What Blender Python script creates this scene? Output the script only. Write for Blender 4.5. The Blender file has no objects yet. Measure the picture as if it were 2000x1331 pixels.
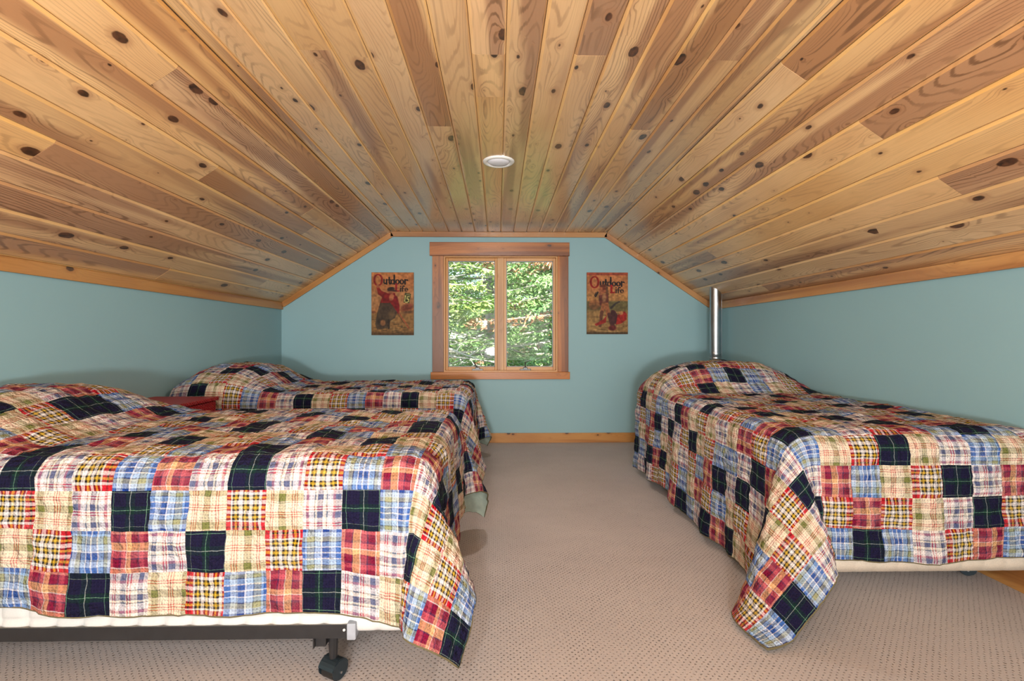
import bpy, bmesh, math, random
import numpy as np
from mathutils import Vector, Matrix, noise as mnoise

scene = bpy.context.scene
COL = scene.collection
R = math.radians

# ---------------------------------------------------------------- camera
F_PX = 950.0
cam_d = bpy.data.cameras.new('camera')
cam_d.sensor_fit = 'HORIZONTAL'
cam_d.sensor_width = 36.0
cam_d.lens = 36.0 * F_PX / 2000.0
YAW = R(1.0)
VPX, VPY = 972.0, 663.0
cam_d.shift_x = -((VPX + F_PX * math.tan(YAW)) - 1000.0) / 2000.0
cam_d.shift_y = (VPY - 665.5) / 2000.0
cam_d.clip_start = 0.02
cam = bpy.data.objects.new('camera', cam_d)
COL.objects.link(cam)
CAM = Vector((0.0, 0.0, 1.02))
cam.location = CAM
cam.rotation_euler = (R(90), 0, -YAW)
scene.camera = cam

# ---------------------------------------------------------------- colour management
vs = scene.view_settings
vs.view_transform = 'Standard'
vs.look = 'None'
vs.gamma = 1.0
vs.use_curve_mapping = False
vs.exposure = 0.08

# ---------------------------------------------------------------- world, sun
world = bpy.data.worlds.new('sky')
scene.world = world
world.use_nodes = True
wn = world.node_tree
bg = wn.nodes['Background']
sky = wn.nodes.new('ShaderNodeTexSky')
sky.sky_type = 'NISHITA'
sky.sun_disc = False
sky.sun_elevation = R(48)
sky.sun_rotation = R(200)
wn.links.new(sky.outputs[0], bg.inputs[0])
bg.inputs[1].default_value = 0.8

sun_d = bpy.data.lights.new('sun', 'SUN')
sun_d.energy = 22.0
sun_d.angle = R(0.6)
sun_d.color = (1.0, 0.96, 0.88)
sun = bpy.data.objects.new('sun', sun_d)
COL.objects.link(sun)
sun.rotation_euler = (R(48), 0, R(-24))      # from behind the house, over the roof

# ---------------------------------------------------------------- flash and added fill lights
# broad fill lamp added in front of the closed gable behind the camera
rf_d = bpy.data.lights.new('rear_fill', 'AREA')
rf_d.shape = 'RECTANGLE'
rf_d.size = 3.0
rf_d.size_y = 1.5
rf_d.energy = 150
rf_d.color = (1.0, 0.97, 0.93)
rf = bpy.data.objects.new('rear_fill', rf_d)
COL.objects.link(rf)
rf.location = (0.0, -4.5, 1.15)
rf.rotation_euler = (R(90), 0, 0)
# the photographer's flash, a little above and left of the lens
fl_d = bpy.data.lights.new('camera_flash', 'AREA')
fl_d.shape = 'DISK'
fl_d.size = 0.10
fl_d.energy = 15
fl_d.color = (1.0, 0.97, 0.94)
fl_d.spread = R(180)
fl = bpy.data.objects.new('camera_flash', fl_d)
COL.objects.link(fl)
fl.location = (-0.26, -0.40, 1.36)
fl.rotation_euler = (R(92), 0, R(-2))

# added fill lamp aimed up, bouncing off the planks behind the camera
bf_d = bpy.data.lights.new('bounce_fill', 'AREA')
bf_d.shape = 'DISK'
bf_d.size = 0.35
bf_d.energy = 150
bf_d.color = (1.0, 0.97, 0.94)
bf = bpy.data.objects.new('bounce_fill', bf_d)
COL.objects.link(bf)
bf.location = (-0.1, -1.1, 0.75)
bf.rotation_euler = (R(180 - 32), 0, 0)

# ================================================================ node helpers
def s2l(c):
    out = []
    for v in c[:3]:
        v = v / 255.0
        out.append(v / 12.92 if v <= 0.04045 else ((v + 0.055) / 1.055) ** 2.4)
    return tuple(out) + (1.0,)


class G:
    """small node-graph builder"""
    def __init__(self, name):
        self.m = bpy.data.materials.new(name)
        self.m.use_nodes = True
        self.t = self.m.node_tree
        self.b = self.t.nodes['Principled BSDF']

    def node(self, typ, **kw):
        n = self.t.nodes.new('ShaderNode' + typ)
        for k, v in kw.items():
            setattr(n, k, v)
        return n

    def put(self, sock, v):
        if v is None:
            return
        if hasattr(v, 'links') and hasattr(v, 'is_output'):
            self.t.links.new(v, sock)
        elif isinstance(v, tuple) and len(v) == 3 and sock.type == 'RGBA':
            sock.default_value = v + (1.0,)
        else:
            sock.default_value = v

    def math(self, op, a, b=None, c=None, clamp=False):
        n = self.node('Math', operation=op, use_clamp=clamp)
        for i, v in enumerate((a, b, c)):
            self.put(n.inputs[i], v)
        return n.outputs[0]

    def vmath(self, op, a, b=None):
        n = self.node('VectorMath', operation=op)
        self.put(n.inputs[0], a)
        if b is not None:
            self.put(n.inputs[1], b)
        return n.outputs[0]

    def xyz(self, x, y, z=0.0):
        n = self.node('CombineXYZ')
        for i, v in enumerate((x, y, z)):
            self.put(n.inputs[i], v)
        return n.outputs[0]

    def sep(self, v):
        n = self.node('SeparateXYZ')
        self.put(n.inputs[0], v)
        return n.outputs

    def noise(self, vec, scale=5.0, detail=2.0, rough=0.5, dist=0.0):
        n = self.node('TexNoise')
        if vec is not None:
            self.put(n.inputs['Vector'], vec)
        n.inputs['Scale'].default_value = scale
        n.inputs['Detail'].default_value = detail
        n.inputs['Roughness'].default_value = rough
        n.inputs['Distortion'].default_value = dist
        return n.outputs

    def mapr(self, v, a, b, c=0.0, d=1.0, smooth=False):
        n = self.node('MapRange')
        n.clamp = True
        if smooth:
            n.interpolation_type = 'SMOOTHSTEP'
        for i, x in enumerate((v, a, b, c, d)):
            self.put(n.inputs[i], x)
        return n.outputs[0]

    def mix(self, f, a, b, blend='MIX'):
        n = self.node('Mix', data_type='RGBA', blend_type=blend)
        self.put(n.inputs[0], f)
        self.put(n.inputs[6], a)
        self.put(n.inputs[7], b)
        return n.outputs[2]

    def ramp(self, f, stops, interp='LINEAR'):
        n = self.node('ValToRGB')
        cr = n.color_ramp
        cr.interpolation = interp
        while len(cr.elements) > 1:
            cr.elements.remove(cr.elements[-1])
        cr.elements[0].position = stops[0][0]
        cr.elements[0].color = stops[0][1]
        for p, c in stops[1:]:
            e = cr.elements.new(p)
            e.color = c
        self.put(n.inputs[0], f)
        return n.outputs[0]

    def bump(self, h, strength=0.3, dist=0.01):
        n = self.node('Bump')
        n.inputs['Strength'].default_value = strength
        n.inputs['Distance'].default_value = dist
        self.put(n.inputs['Height'], h)
        self.t.links.new(n.outputs[0], self.b.inputs['Normal'])
        return n

    def set(self, **kw):
        for k, v in kw.items():
            self.put(self.b.inputs[k.replace('_', ' ')], v)
        return self.m


def plain(name, col, rough=0.6, metal=0.0, spec=0.5, nscale=30, namt=0.06):
    g = G(name)
    tc = g.node('TexCoord').outputs['Object']
    n = g.noise(tc, nscale, 3)[0]
    c = s2l(col)
    lo = tuple(max(0, v * (1 - namt * 2)) for v in c[:3]) + (1,)
    hi = tuple(min(1, v * (1 + namt * 2)) for v in c[:3]) + (1,)
    cc = g.mix(g.mapr(n, 0.3, 0.7), lo, hi)
    g.set(Base_Color=cc, Roughness=rough, Metallic=metal)
    g.b.inputs['Specular IOR Level'].default_value = spec
    return g.m


# ---------------------------------------------------------------- knotty pine
def pine(name, light, mid, heart, rough=0.36, knot_amt=1.0, coat=0.0, line=0.5):
    g = G(name)
    tc = g.node('TexCoord').outputs['Object']
    oi = g.node('ObjectInfo')
    rnd = oi.outputs['Random']
    dark = g.sep(oi.outputs['Color'])[0]           # 0.5 neutral; lower means more heartwood
    s = g.sep(tc)
    x, y = s[0], s[1]
    r1 = g.math('MULTIPLY', rnd, 37.3)
    r2 = g.math('MULTIPLY', rnd, 91.7)
    yo = g.math('ADD', y, r2)
    # knots
    kv = g.xyz(g.math('MULTIPLY_ADD', x, 8.5, r1), g.math('MULTIPLY', yo, 4.4))
    vo = g.node('TexVoronoi', voronoi_dimensions='2D', feature='F1')
    g.put(vo.inputs['Vector'], kv)
    vo.inputs['Scale'].default_value = 1.0
    wob = g.noise(g.xyz(g.math('MULTIPLY', x, 60), g.math('MULTIPLY', yo, 30), r1), 1.0, 2)[0]
    d = g.math('ADD', vo.outputs['Distance'], g.math('MULTIPLY', g.math('SUBTRACT', wob, 0.5), 0.05))
    cell = g.sep(vo.outputs['Color'])
    kr = g.math('MULTIPLY', g.math('POWER', g.mapr(cell[0], 0.30, 1.0), 2.2), 0.17 * knot_amt)
    kin = g.mapr(g.math('SUBTRACT', d, kr), -0.025, 0.012, 1.0, 0.0, True)
    kcore = g.math('MULTIPLY', kin, g.mapr(cell[0], 0.36, 0.42))
    halo = g.math('MULTIPLY', g.mapr(g.math('SUBTRACT', d, kr), 0.0, 0.16, 1.0, 0.0, True), g.mapr(cell[0], 0.35, 0.8))
    # growth lines that part around the knots
    n1 = g.noise(g.xyz(g.math('MULTIPLY', x, 7.0), g.math('MULTIPLY', yo, 0.75), r1), 1.0, 1.0)[0]
    push = g.math('DIVIDE', 0.42, g.math('ADD', 0.16, g.math('MULTIPLY', d, g.math('MULTIPLY', d, 9.0))))
    push = g.math('MULTIPLY', push, g.mapr(cell[0], 0.2, 0.9))
    gg = g.math('ADD', g.math('MULTIPLY', n1, 26.0), g.math('MULTIPLY', x, 34.0))
    gg = g.math('ADD', gg, g.math('MULTIPLY', push, 1.6))
    fine = g.noise(g.xyz(g.math('MULTIPLY', x, 190), g.math('MULTIPLY', yo, 5.0), r1), 1.0, 2)[0]
    gg = g.math('ADD', gg, g.math('MULTIPLY', fine, 0.35))
    ln = g.math('SINE', g.math('MULTIPLY', gg, 6.2832))
    lines = g.mapr(ln, 0.25, 1.0, 0.0, 1.0, True)
    area = g.noise(g.xyz(g.math('MULTIPLY', x, 10), g.math('MULTIPLY', yo, 0.9), r2), 1.0, 2)[0]
    lines = g.math('MULTIPLY', lines, g.mapr(area, 0.38, 0.66, 0.12, 1.0))
    # heartwood streaks
    hn = g.noise(g.xyz(g.math('MULTIPLY', x, 11), g.math('MULTIPLY', yo, 0.55), g.math('ADD', r1, 5.0)), 1.0, 1.5)[0]
    hm = g.mapr(g.math('ADD', hn, g.math('SUBTRACT', 0.5, dark)), 0.50, 0.66, 0.0, 1.0, True)
    base = g.mix(g.mapr(g.noise(g.xyz(x, g.math('MULTIPLY', yo, 0.5), r2), 3.0, 2)[0], 0.35, 0.65), s2l(light), s2l(mid))
    base = g.mix(g.math('MULTIPLY', hm, 0.85), base, s2l(heart))
    val = g.mapr(g.math('FRACT', g.math('MULTIPLY', rnd, 13.7)), 0, 1, 0.90, 1.08)
    hsv = g.node('HueSaturation')
    g.put(hsv.inputs['Value'], val)
    g.put(hsv.inputs['Saturation'], g.mapr(g.math('FRACT', g.math('MULTIPLY', rnd, 7.1)), 0, 1, 0.90, 1.04))
    g.put(hsv.inputs['Color'], base)
    c = hsv.outputs[0]
    dk = tuple(v * 0.42 for v in s2l(heart)[:3])
    c = g.mix(g.math('MULTIPLY', lines, g.mapr(hm, 0, 1, line * 0.5, line * 1.0)), c, dk)
    c = g.mix(g.mapr(fine, 0.45, 0.8, 0, 0.22), c, s2l(heart))
    c = g.mix(g.math('MULTIPLY', halo, 0.45), c, s2l(heart))
    kc = g.mix(g.mapr(wob, 0.35, 0.65), s2l((40, 22, 14)), s2l((92, 55, 34)))
    c = g.mix(g.math('MULTIPLY', kcore, 0.95), c, kc)
    g.set(Base_Color=c, Roughness=rough)
    g.b.inputs['Specular IOR Level'].default_value = 0.4
    if coat:
        g.b.inputs['Coat Weight'].default_value = coat
        g.b.inputs['Coat Roughness'].default_value = 0.19
    g.bump(g.math('ADD', g.math('MULTIPLY', fine, 0.5), g.math('MULTIPLY', lines, -0.4)), 0.12, 0.002)
    return g.m


M = {}
M['pine'] = pine('knotty_pine', (222, 180, 126), (210, 163, 109), (160, 112, 76), coat=0.7, line=0.85)
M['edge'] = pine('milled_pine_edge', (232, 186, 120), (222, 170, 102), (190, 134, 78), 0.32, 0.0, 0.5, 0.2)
M['trim'] = pine('stained_pine_trim', (196, 144, 84), (184, 129, 72), (150, 94, 50), 0.34, 0.62, 0.15, 0.30)
M['casing'] = pine('window_casing_pine', (196, 124, 54), (176, 103, 42), (108, 58, 26), 0.38, 0.95, 0.1, 0.45)
M['sash'] = pine('window_sash_pine', (206, 156, 98), (192, 140, 84), (170, 118, 66), 0.4, 0.2, 0.0, 0.25)


def wall_mat():
    g = G('teal_wall_paint')
    tc = g.node('TexCoord').outputs['Object']
    n = g.noise(tc, 220, 2)[0]
    n2 = g.noise(tc, 1.3, 2)[0]
    c = g.mix(g.mapr(n2, 0.3, 0.7), s2l((138, 175, 183)), s2l((142, 179, 186)))
    g.set(Base_Color=c, Roughness=0.62)
    g.bump(n, 0.10, 0.001)
    return g.m
M['wall'] = wall_mat()


def carpet_mat():
    g = G('looped_carpet')
    tc = g.node('TexCoord').outputs['Object']
    jit = g.noise(tc, 55, 2)
    jv = g.vmath('SCALE', g.vmath('SUBTRACT', jit[1], (0.5, 0.5, 0.5)))
    jv.node.inputs['Scale'].default_value = 0.012
    v = g.vmath('ADD', tc, jv)
    s = g.sep(v)
    k = 2 * math.pi / 0.021
    a = g.math('COSINE', g.math('MULTIPLY', s[0], k))
    b = g.math('COSINE', g.math('MULTIPLY', s[1], k * 0.95))
    h = g.math('MULTIPLY', a, b)                    # -1..1 staggered lattice
    hole = g.mapr(h, 0.52, 1.0, 0.0, 1.0, True)
    amt = g.noise(tc, 9.0, 2)[0]
    hole = g.math('MULTIPLY', hole, g.mapr(amt, 0.3, 0.65, 0.45, 1.0))
    fib = g.noise(tc, 420, 3)[0]
    big = g.noise(tc, 2.2, 3)[0]
    c = g.mix(g.mapr(big, 0.3, 0.7), s2l((179, 172, 171)), s2l((190, 183, 182)))
    c = g.mix(g.mapr(fib, 0.35, 0.75, 0.0, 0.35), c, s2l((134, 122, 116)))
    c = g.mix(g.math('MULTIPLY', hole, 0.8), c, s2l((70, 58, 52)))
    g.set(Base_Color=c, Roughness=0.95)
    g.b.inputs['Specular IOR Level'].default_value = 0.1
    g.b.inputs['Sheen Weight'].default_value = 0.15
    g.bump(g.math('ADD', g.math('MULTIPLY', hole, -1.0), g.math('MULTIPLY', fib, 0.4)), 0.6, 0.006)
    return g.m
M['carpet'] = carpet_mat()

M['black_metal'] = plain('black_bed_frame_steel', (44, 44, 46), 0.45, 0.3)
M['dark_blue_metal'] = plain('blue_black_caster_steel', (50, 62, 70), 0.38, 0.55)
M['rubber'] = plain('black_caster_rubber', (26, 26, 26), 0.5)
M['grey_plastic'] = plain('grey_plastic_cap', (150, 156, 166), 0.5)
M['galv'] = plain('galvanised_duct', (176, 182, 188), 0.28, 1.0, 0.5, 14, 0.05)
M['white_paint'] = plain('white_enamel', (232, 232, 228), 0.35, nscale=8, namt=0.01)
M['lens'] = plain('frosted_light_lens', (226, 226, 232), 0.5, nscale=8, namt=0.01)
M['red'] = None
M['blocker'] = plain('light_blocker_wood', (120, 96, 70), 0.8)  # for the unseen slabs added over the planks to block sun
M['ground'] = plain('forest_ground', (92, 84, 54), 0.95, nscale=2, namt=0.2)
M['board'] = plain('poster_board_edge', (96, 66, 44), 0.7)
M['nickel'] = plain('window_hardware', (92, 92, 92), 0.35, 0.8)
M['beige_box'] = plain('beige_box_spring_cloth', (206, 194, 178), 0.85, nscale=300, namt=0.05)
M['white_box'] = plain('white_box_spring_cloth', (206, 206, 204), 0.8, nscale=300, namt=0.02)
M['mattress'] = plain('white_mattress_cloth', (224, 222, 216), 0.85)
M['lining'] = plain('quilt_lining_cloth', (168, 182, 170), 0.9)
M['binding'] = plain('olive_quilt_binding', (92, 84, 58), 0.85, nscale=200)


def red_mat():
    g = G('red_woven_paint')
    tc = g.node('TexCoord').outputs['Object']
    s = g.sep(tc)
    k = 2 * math.pi / 0.022
    w1 = g.math('SINE', g.math('MULTIPLY', g.math('ADD', s[0], s[1]), k))
    w2 = g.math('SINE', g.math('MULTIPLY', s[2], k * 1.4))
    wv = g.math('MULTIPLY', w1, w2)
    c = g.mix(g.mapr(wv, -0.8, 0.8), s2l((122, 12, 18)), s2l((172, 20, 28)))
    g.set(Base_Color=c, Roughness=0.5)
    g.bump(wv, 0.5, 0.004)
    return g.m
M['red'] = red_mat()


def glass_mat():
    g = G('window_glass')
    t = g.t
    out = t.nodes['Material Output']
    tr = g.node('BsdfTransparent')
    tr.inputs[0].default_value = (0.94, 0.97, 0.95, 1)
    gl = g.node('BsdfGlossy')
    gl.inputs['Roughness'].default_value = 0.02
    fr = g.node('Fresnel')
    fr.inputs[0].default_value = 1.15
    mx = g.node('MixShader')
    t.links.new(fr.outputs[0], mx.inputs[0])
    t.links.new(tr.outputs[0], mx.inputs[1])
    t.links.new(gl.outputs[0], mx.inputs[2])
    t.links.new(mx.outputs[0], out.inputs['Surface'])
    t.nodes.remove(g.b)
    return g.m
M['glass'] = glass_mat()


# ---------------------------------------------------------------- plaid cloths
def seq(parts):
    tot = float(sum(p[0] for p in parts))
    pos, stops = 0.0, []
    for w, c in parts:
        stops.append((pos / tot, s2l(c)))
        pos += w
    return stops

WH, CR = (250, 247, 242), (243, 228, 196)
PLAIDS = {
 'A': (seq([(5, (18, 34, 40)), (1.3, (150, 168, 160)), (30, (26, 24, 56)), (8, (20, 52, 46)), (1.6, (130, 190, 150)), (8, (20, 52, 46)), (28, (28, 26, 62)), (1.3, (140, 160, 150)), (12, (16, 36, 44))]),
       seq([(6, (18, 36, 44)), (1.4, (130, 180, 150)), (26, (24, 24, 54)), (9, (18, 46, 44)), (1.4, (190, 205, 200)), (9, (18, 46, 44)), (30, (26, 24, 58)), (1.2, (120, 170, 140)), (10, (16, 32, 44))])),
 'B': (seq([(8, (196, 216, 236)), (7, (150, 158, 110)), (1.5, (30, 40, 70)), (10, (150, 190, 230)), (3, (250, 250, 250)), (9, (64, 112, 190)), (3, (235, 240, 245)), (9, (70, 116, 190)), (2, (250, 250, 250)), (9, (140, 180, 226)), (1.5, (30, 40, 70)), (9, (170, 174, 128)), (9, (186, 210, 236)), (6, (40, 80, 160))]),
       seq([(9, (40, 88, 170)), (4, (150, 190, 235)), (14, (160, 168, 130)), (1.6, (30, 40, 60)), (12, (190, 216, 240)), (3, (245, 248, 250)), (13, (24, 58, 140)), (4, (160, 176, 190)), (10, (196, 218, 240)), (12, (60, 110, 190))])),
 'C': (seq([(16, CR), (2, (206, 52, 58)), (3, CR), (2, (206, 52, 58)), (12, CR), (1.2, (60, 80, 60)), (14, (124, 130, 66)), (1.2, (60, 80, 60)), (14, CR), (2, (210, 60, 64)), (3, CR), (2, (210, 60, 64)), (3, CR), (2, (206, 52, 58)), (14, (248, 236, 208))]),
       seq([(10, (130, 136, 74)), (1.2, (60, 80, 60)), (18, CR), (2, (206, 52, 58)), (3, CR), (2, (206, 52, 58)), (3, CR), (2, (206, 52, 58)), (18, (250, 238, 212)), (1.2, (70, 84, 66)), (3, CR), (1.2, (70, 84, 66)), (14, (128, 134, 72)), (8, CR)])),
 'D': (seq([(8, (196, 18, 40)), (3, (60, 20, 26)), (8, (214, 40, 60)), (3, WH), (4, (28, 24, 26)), (4, (222, 182, 44)), (4, (28, 24, 26)), (6, WH), (3, (28, 24, 26)), (5, (226, 188, 56)), (4, (28, 24, 26)), (7, WH), (3, (28, 24, 26)), (4, (222, 182, 44)), (4, (28, 24, 26)), (5, WH), (4, (196, 18, 40))]),
       seq([(8, (206, 16, 38)), (3, WH), (4, (28, 24, 26)), (4, (224, 184, 44)), (3, (28, 24, 26)), (7, WH), (3, (28, 24, 26)), (4, (224, 190, 60)), (4, (28, 24, 26)), (7, WH), (3, (28, 24, 26)), (4, (222, 182, 44)), (4, (28, 24, 26)), (5, WH), (10, (206, 16, 38))])),
 'E': (seq([(7, (206, 98, 104)), (12, (120, 8, 54)), (4, (74, 34, 80)), (9, (212, 112, 116)), (2, (250, 236, 226)), (9, (238, 186, 134)), (13, (120, 8, 54)), (3, (70, 40, 80)), (9, (196, 84, 100)), (10, (130, 14, 58))]),
       seq([(8, (232, 160, 120)), (2, (252, 240, 232)), (14, (140, 18, 60)), (3, (84, 50, 90)), (11, (206, 96, 108)), (2, (252, 240, 232)), (13, (240, 190, 130)), (2, (90, 60, 100)), (14, (150, 24, 66)), (8, (236, 160, 140))])),
 'F': (seq([(10, WH), (2, (196, 50, 70)), (3, WH), (2, (196, 50, 70)), (9, WH), (11, (120, 132, 166)), (3, WH), (2, (196, 60, 80)), (3, WH), (2, (196, 60, 80)), (12, (250, 246, 236)), (10, (126, 138, 170)), (8, WH)]),
       seq([(8, (250, 244, 226)), (6, (178, 66, 92)), (12, WH), (3, (80, 92, 90)), (4, (246, 240, 210)), (12, (36, 48, 104)), (7, (250, 244, 220)), (3, (70, 90, 90)), (12, WH), (6, (170, 70, 96)), (12, (44, 56, 112)), (6, WH)])),
}


def plaid_mat(key):
    g = G('plaid_cotton_' + {'A': 'navy', 'B': 'blue', 'C': 'cream', 'D': 'red_check', 'E': 'burgundy', 'F': 'white_navy'}[key])
    wu, wv = PLAIDS[key]
    uv = g.node('UVMap')
    uv.uv_map = 'UVMap'
    s = g.sep(uv.outputs[0])
    tcn = g.node('TexCoord').outputs['Object']
    wob = g.noise(tcn, 34, 2)
    wv3 = g.sep(wob[1])
    u = g.math('ADD', s[0], g.math('MULTIPLY', g.math('SUBTRACT', wv3[0], 0.5), 0.045))
    v = g.math('ADD', s[1], g.math('MULTIPLY', g.math('SUBTRACT', wv3[1], 0.5), 0.045))
    cu = g.ramp(u, wu, 'CONSTANT')
    cv = g.ramp(v, wv, 'CONSTANT')
    c = g.mix(0.5, cu, cv)
    thr = g.math('ADD', g.math('SINE', g.math('MULTIPLY', u, 6.2832 * 13)), g.math('SINE', g.math('MULTIPLY', v, 6.2832 * 13)))
    c = g.mix(g.mapr(thr, 0.2, 1.6, 0.0, 0.55), c, g.mix(1.0, c, (0.45, 0.42, 0.48), 'MULTIPLY'))
    c = g.mix(1.0, c, (0.72, 0.70, 0.72), 'MULTIPLY')
    pk = g.noise(tcn, 75, 3, 0.6)[0]
    pk2 = g.noise(tcn, 28, 2, 0.5)[0]
    fade = g.mapr(g.noise(tcn, 18, 2)[0], 0.35, 0.7, 0.0, 0.05)
    if key != 'A':
        c = g.mix(fade, c, s2l((232, 226, 220)))
    # running stitch along the diagonals
    g.set(Base_Color=c, Roughness=0.9)
    g.b.inputs['Specular IOR Level'].default_value = 0.15
    g.bump(g.math('ADD', pk, g.math('MULTIPLY', pk2, 1.4)), 1.0, 0.016)
    return g.m
for k in 'ABCDEF':
    M['plaid' + k] = plaid_mat(k)


# ================================================================ mesh helpers
def link(o, parent=None):
    COL.objects.link(o)
    if parent is not None:
        o.parent = parent
    return o


def obj(name, bm, mat, parent=None, loc=None, mtx=None, smooth=False):
    me = bpy.data.meshes.new(name)
    if isinstance(bm, tuple):
        me.from_pydata(bm[0], [], bm[1])
    else:
        bmesh.ops.recalc_face_normals(bm, faces=bm.faces)
        bm.to_mesh(me)
        bm.free()
    if mat is not None:
        me.materials.append(mat)
    if smooth:
        me.polygons.foreach_set('use_smooth', [True] * len(me.polygons))
    o = bpy.data.objects.new(name, me)
    link(o, parent)
    if mtx is not None:
        o.matrix_basis = mtx
    if loc is not None:
        o.location = loc
    return o


def empty(name, loc=(0, 0, 0), rz=0.0, parent=None):
    o = bpy.data.objects.new(name, None)
    o.empty_display_size = 0.1
    link(o, parent)
    o.location = loc
    o.rotation_euler = (0, 0, rz)
    return o


def tag(o, label, cat, group=None):
    o['label'] = label
    o['category'] = cat
    if group:
        o['group'] = group
    return o


def struct(o, label=None):
    o['kind'] = 'structure'
    if label:
        o['label'] = label
    return o


def bx(bm, x0, x1, y0, y1, z0, z1, bev=0.0):
    r = bmesh.ops.create_cube(bm, size=1.0)
    vs_ = r['verts']
    bmesh.ops.scale(bm, vec=(x1 - x0, y1 - y0, z1 - z0), verts=vs_)
    bmesh.ops.translate(bm, vec=((x0 + x1) / 2, (y0 + y1) / 2, (z0 + z1) / 2), verts=vs_)
    if bev > 0:
        es = list({e for v in vs_ for e in v.link_edges})
        bmesh.ops.bevel(bm, geom=es, offset=bev, segments=2, affect='EDGES', profile=0.5)
    return bm


def box_bm(*a, bev=0.0):
    return bx(bmesh.new(), *a, bev=bev)


def tube(bm, pts, rad, seg=10, cap=True):
    pts = [Vector(p) for p in pts]
    rads = rad if isinstance(rad, (list, tuple)) else [rad] * len(pts)
    rings = []
    up0 = None
    for i, p in enumerate(pts):
        t = (pts[min(i + 1, len(pts) - 1)] - pts[max(i - 1, 0)]).normalized()
        if up0 is None:
            a = Vector((0, 0, 1)) if abs(t.z) < 0.9 else Vector((1, 0, 0))
            up0 = (a - t * a.dot(t)).normalized()
        else:
            up0 = (up0 - t * up0.dot(t)).normalized()
        s = t.cross(up0)
        rings.append([bm.verts.new(p + (up0 * math.cos(2 * math.pi * k / seg) + s * math.sin(2 * math.pi * k / seg)) * rads[i]) for k in range(seg)])
    for a, b in zip(rings, rings[1:]):
        for k in range(seg):
            bm.faces.new((a[k], a[(k + 1) % seg], b[(k + 1) % seg], b[k]))
    if cap:
        bm.faces.new(rings[0])
        bm.faces.new(list(reversed(rings[-1])))
    return bm


def prism(bm, poly, axis, a0, a1):
    """poly: list of (p,q); axis 'x','y','z' extruded from a0 to a1"""
    def mk(p, q, a):
        return {'x': (a, p, q), 'y': (p, a, q), 'z': (p, q, a)}[axis]
    v0 = [bm.verts.new(mk(p, q, a0)) for p, q in poly]
    v1 = [bm.verts.new(mk(p, q, a1)) for p, q in poly]
    n = len(poly)
    bm.faces.new(v0)
    bm.faces.new(list(reversed(v1)))
    for i in range(n):
        bm.faces.new((v0[i], v1[i], v1[(i + 1) % n], v0[(i + 1) % n]))
    return bm


def lathe(bm, prof, seg=24):
    rings = []
    for r, z in prof:
        rings.append([bm.verts.new((r * math.cos(2 * math.pi * k / seg), r * math.sin(2 * math.pi * k / seg), z)) for k in range(seg)])
    for a, b in zip(rings, rings[1:]):
        for k in range(seg):
            bm.faces.new((a[k], a[(k + 1) % seg], b[(k + 1) % seg], b[k]))
    return bm


def frame_mtx(loc, ux, uy, uz):
    m = Matrix.Identity(4)
    for i, u in enumerate((ux, uy, uz)):
        for r in range(3):
            m[r][i] = u[r]
    for r in range(3):
        m[r][3] = loc[r]
    return m


def board(name, w, ln, th, mat, loc, ux, uy, uz, parent=None, bev=0.003, dark=None):
    """local x = width, y = length, z = thickness (centred on x and y, z from 0)"""
    o = obj(name, box_bm(-w / 2, w / 2, -ln / 2, ln / 2, 0, th, bev=bev), mat, parent,
            mtx=frame_mtx(Vector(loc), Vector(ux), Vector(uy), Vector(uz)))
    d = 0.5 if dark is None else dark
    o.color = (d, d, d, 1)
    return o


# ================================================================ room shell
XL, XR = -2.116, 2.12
YB, YF = 4.80, -4.60
ZK = 1.375                 # top of the knee walls, where the slopes start
ZC = 2.075                 # flat ceiling
FXL, FXR = -1.045, 1.076   # flat part of the ceiling
PITCH = 0.127

floor = struct(obj('floor', box_bm(XL - 0.1, XR + 0.1, YF - 0.1, YB + 0.1, -0.05, 0.0), M['carpet']),
               'beige looped carpet over the whole attic floor')
struct(obj('wall_left', box_bm(XL - 0.1, XL, YF, YB, 0, ZK + 0.02), M['wall']), 'low teal knee wall on the left')
struct(obj('wall_right', box_bm(XR, XR + 0.1, YF, YB, 0, ZK + 0.02), M['wall']), 'low teal knee wall on the right')

WX0, WX1, WZ0, WZ1 = -0.530, 0.591, 0.697, 1.843    # window opening


def zroof(x):
    if x < FXL:
        return ZC - (FXL - x) * (ZC - ZK) / (FXL - XL)
    if x > FXR:
        return ZC - (x - FXR) * (ZC - ZK) / (XR - FXR)
    return ZC


def gable(name, y0, y1, hole):
    bm = bmesh.new()
    pr = lambda pl: prism(bm, pl, 'y', y0, y1)
    e = 0.02
    if hole:
        pr([(XL - 0.1, 0), (WX0, 0), (WX0, ZC + e), (FXL, ZC + e), (XL - 0.1, ZK + e - 0.06)])
        pr([(WX1, 0), (XR + 0.1, 0), (XR + 0.1, ZK + e - 0.06), (FXR, ZC + e), (WX1, ZC + e)])
        pr([(WX0, 0), (WX1, 0), (WX1, WZ0), (WX0, WZ0)])
        pr([(WX0, WZ1), (WX1, WZ1), (WX1, ZC + e), (WX0, ZC + e)])
        bmesh.ops.remove_doubles(bm, verts=bm.verts, dist=1e-5)
    else:
        pr([(XL - 0.1, 0), (XR + 0.1, 0), (XR + 0.1, ZK + e - 0.06), (FXR, ZC + e), (FXL, ZC + e), (XL - 0.1, ZK + e - 0.06)])
    return obj(name, bm, M['wall'])
struct(gable('wall_back', YB, YB + 0.14, True), 'teal gable wall around the window')
struct(gable('wall_rear', YF - 0.1, YF, False), 'teal gable wall behind the camera')

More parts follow.
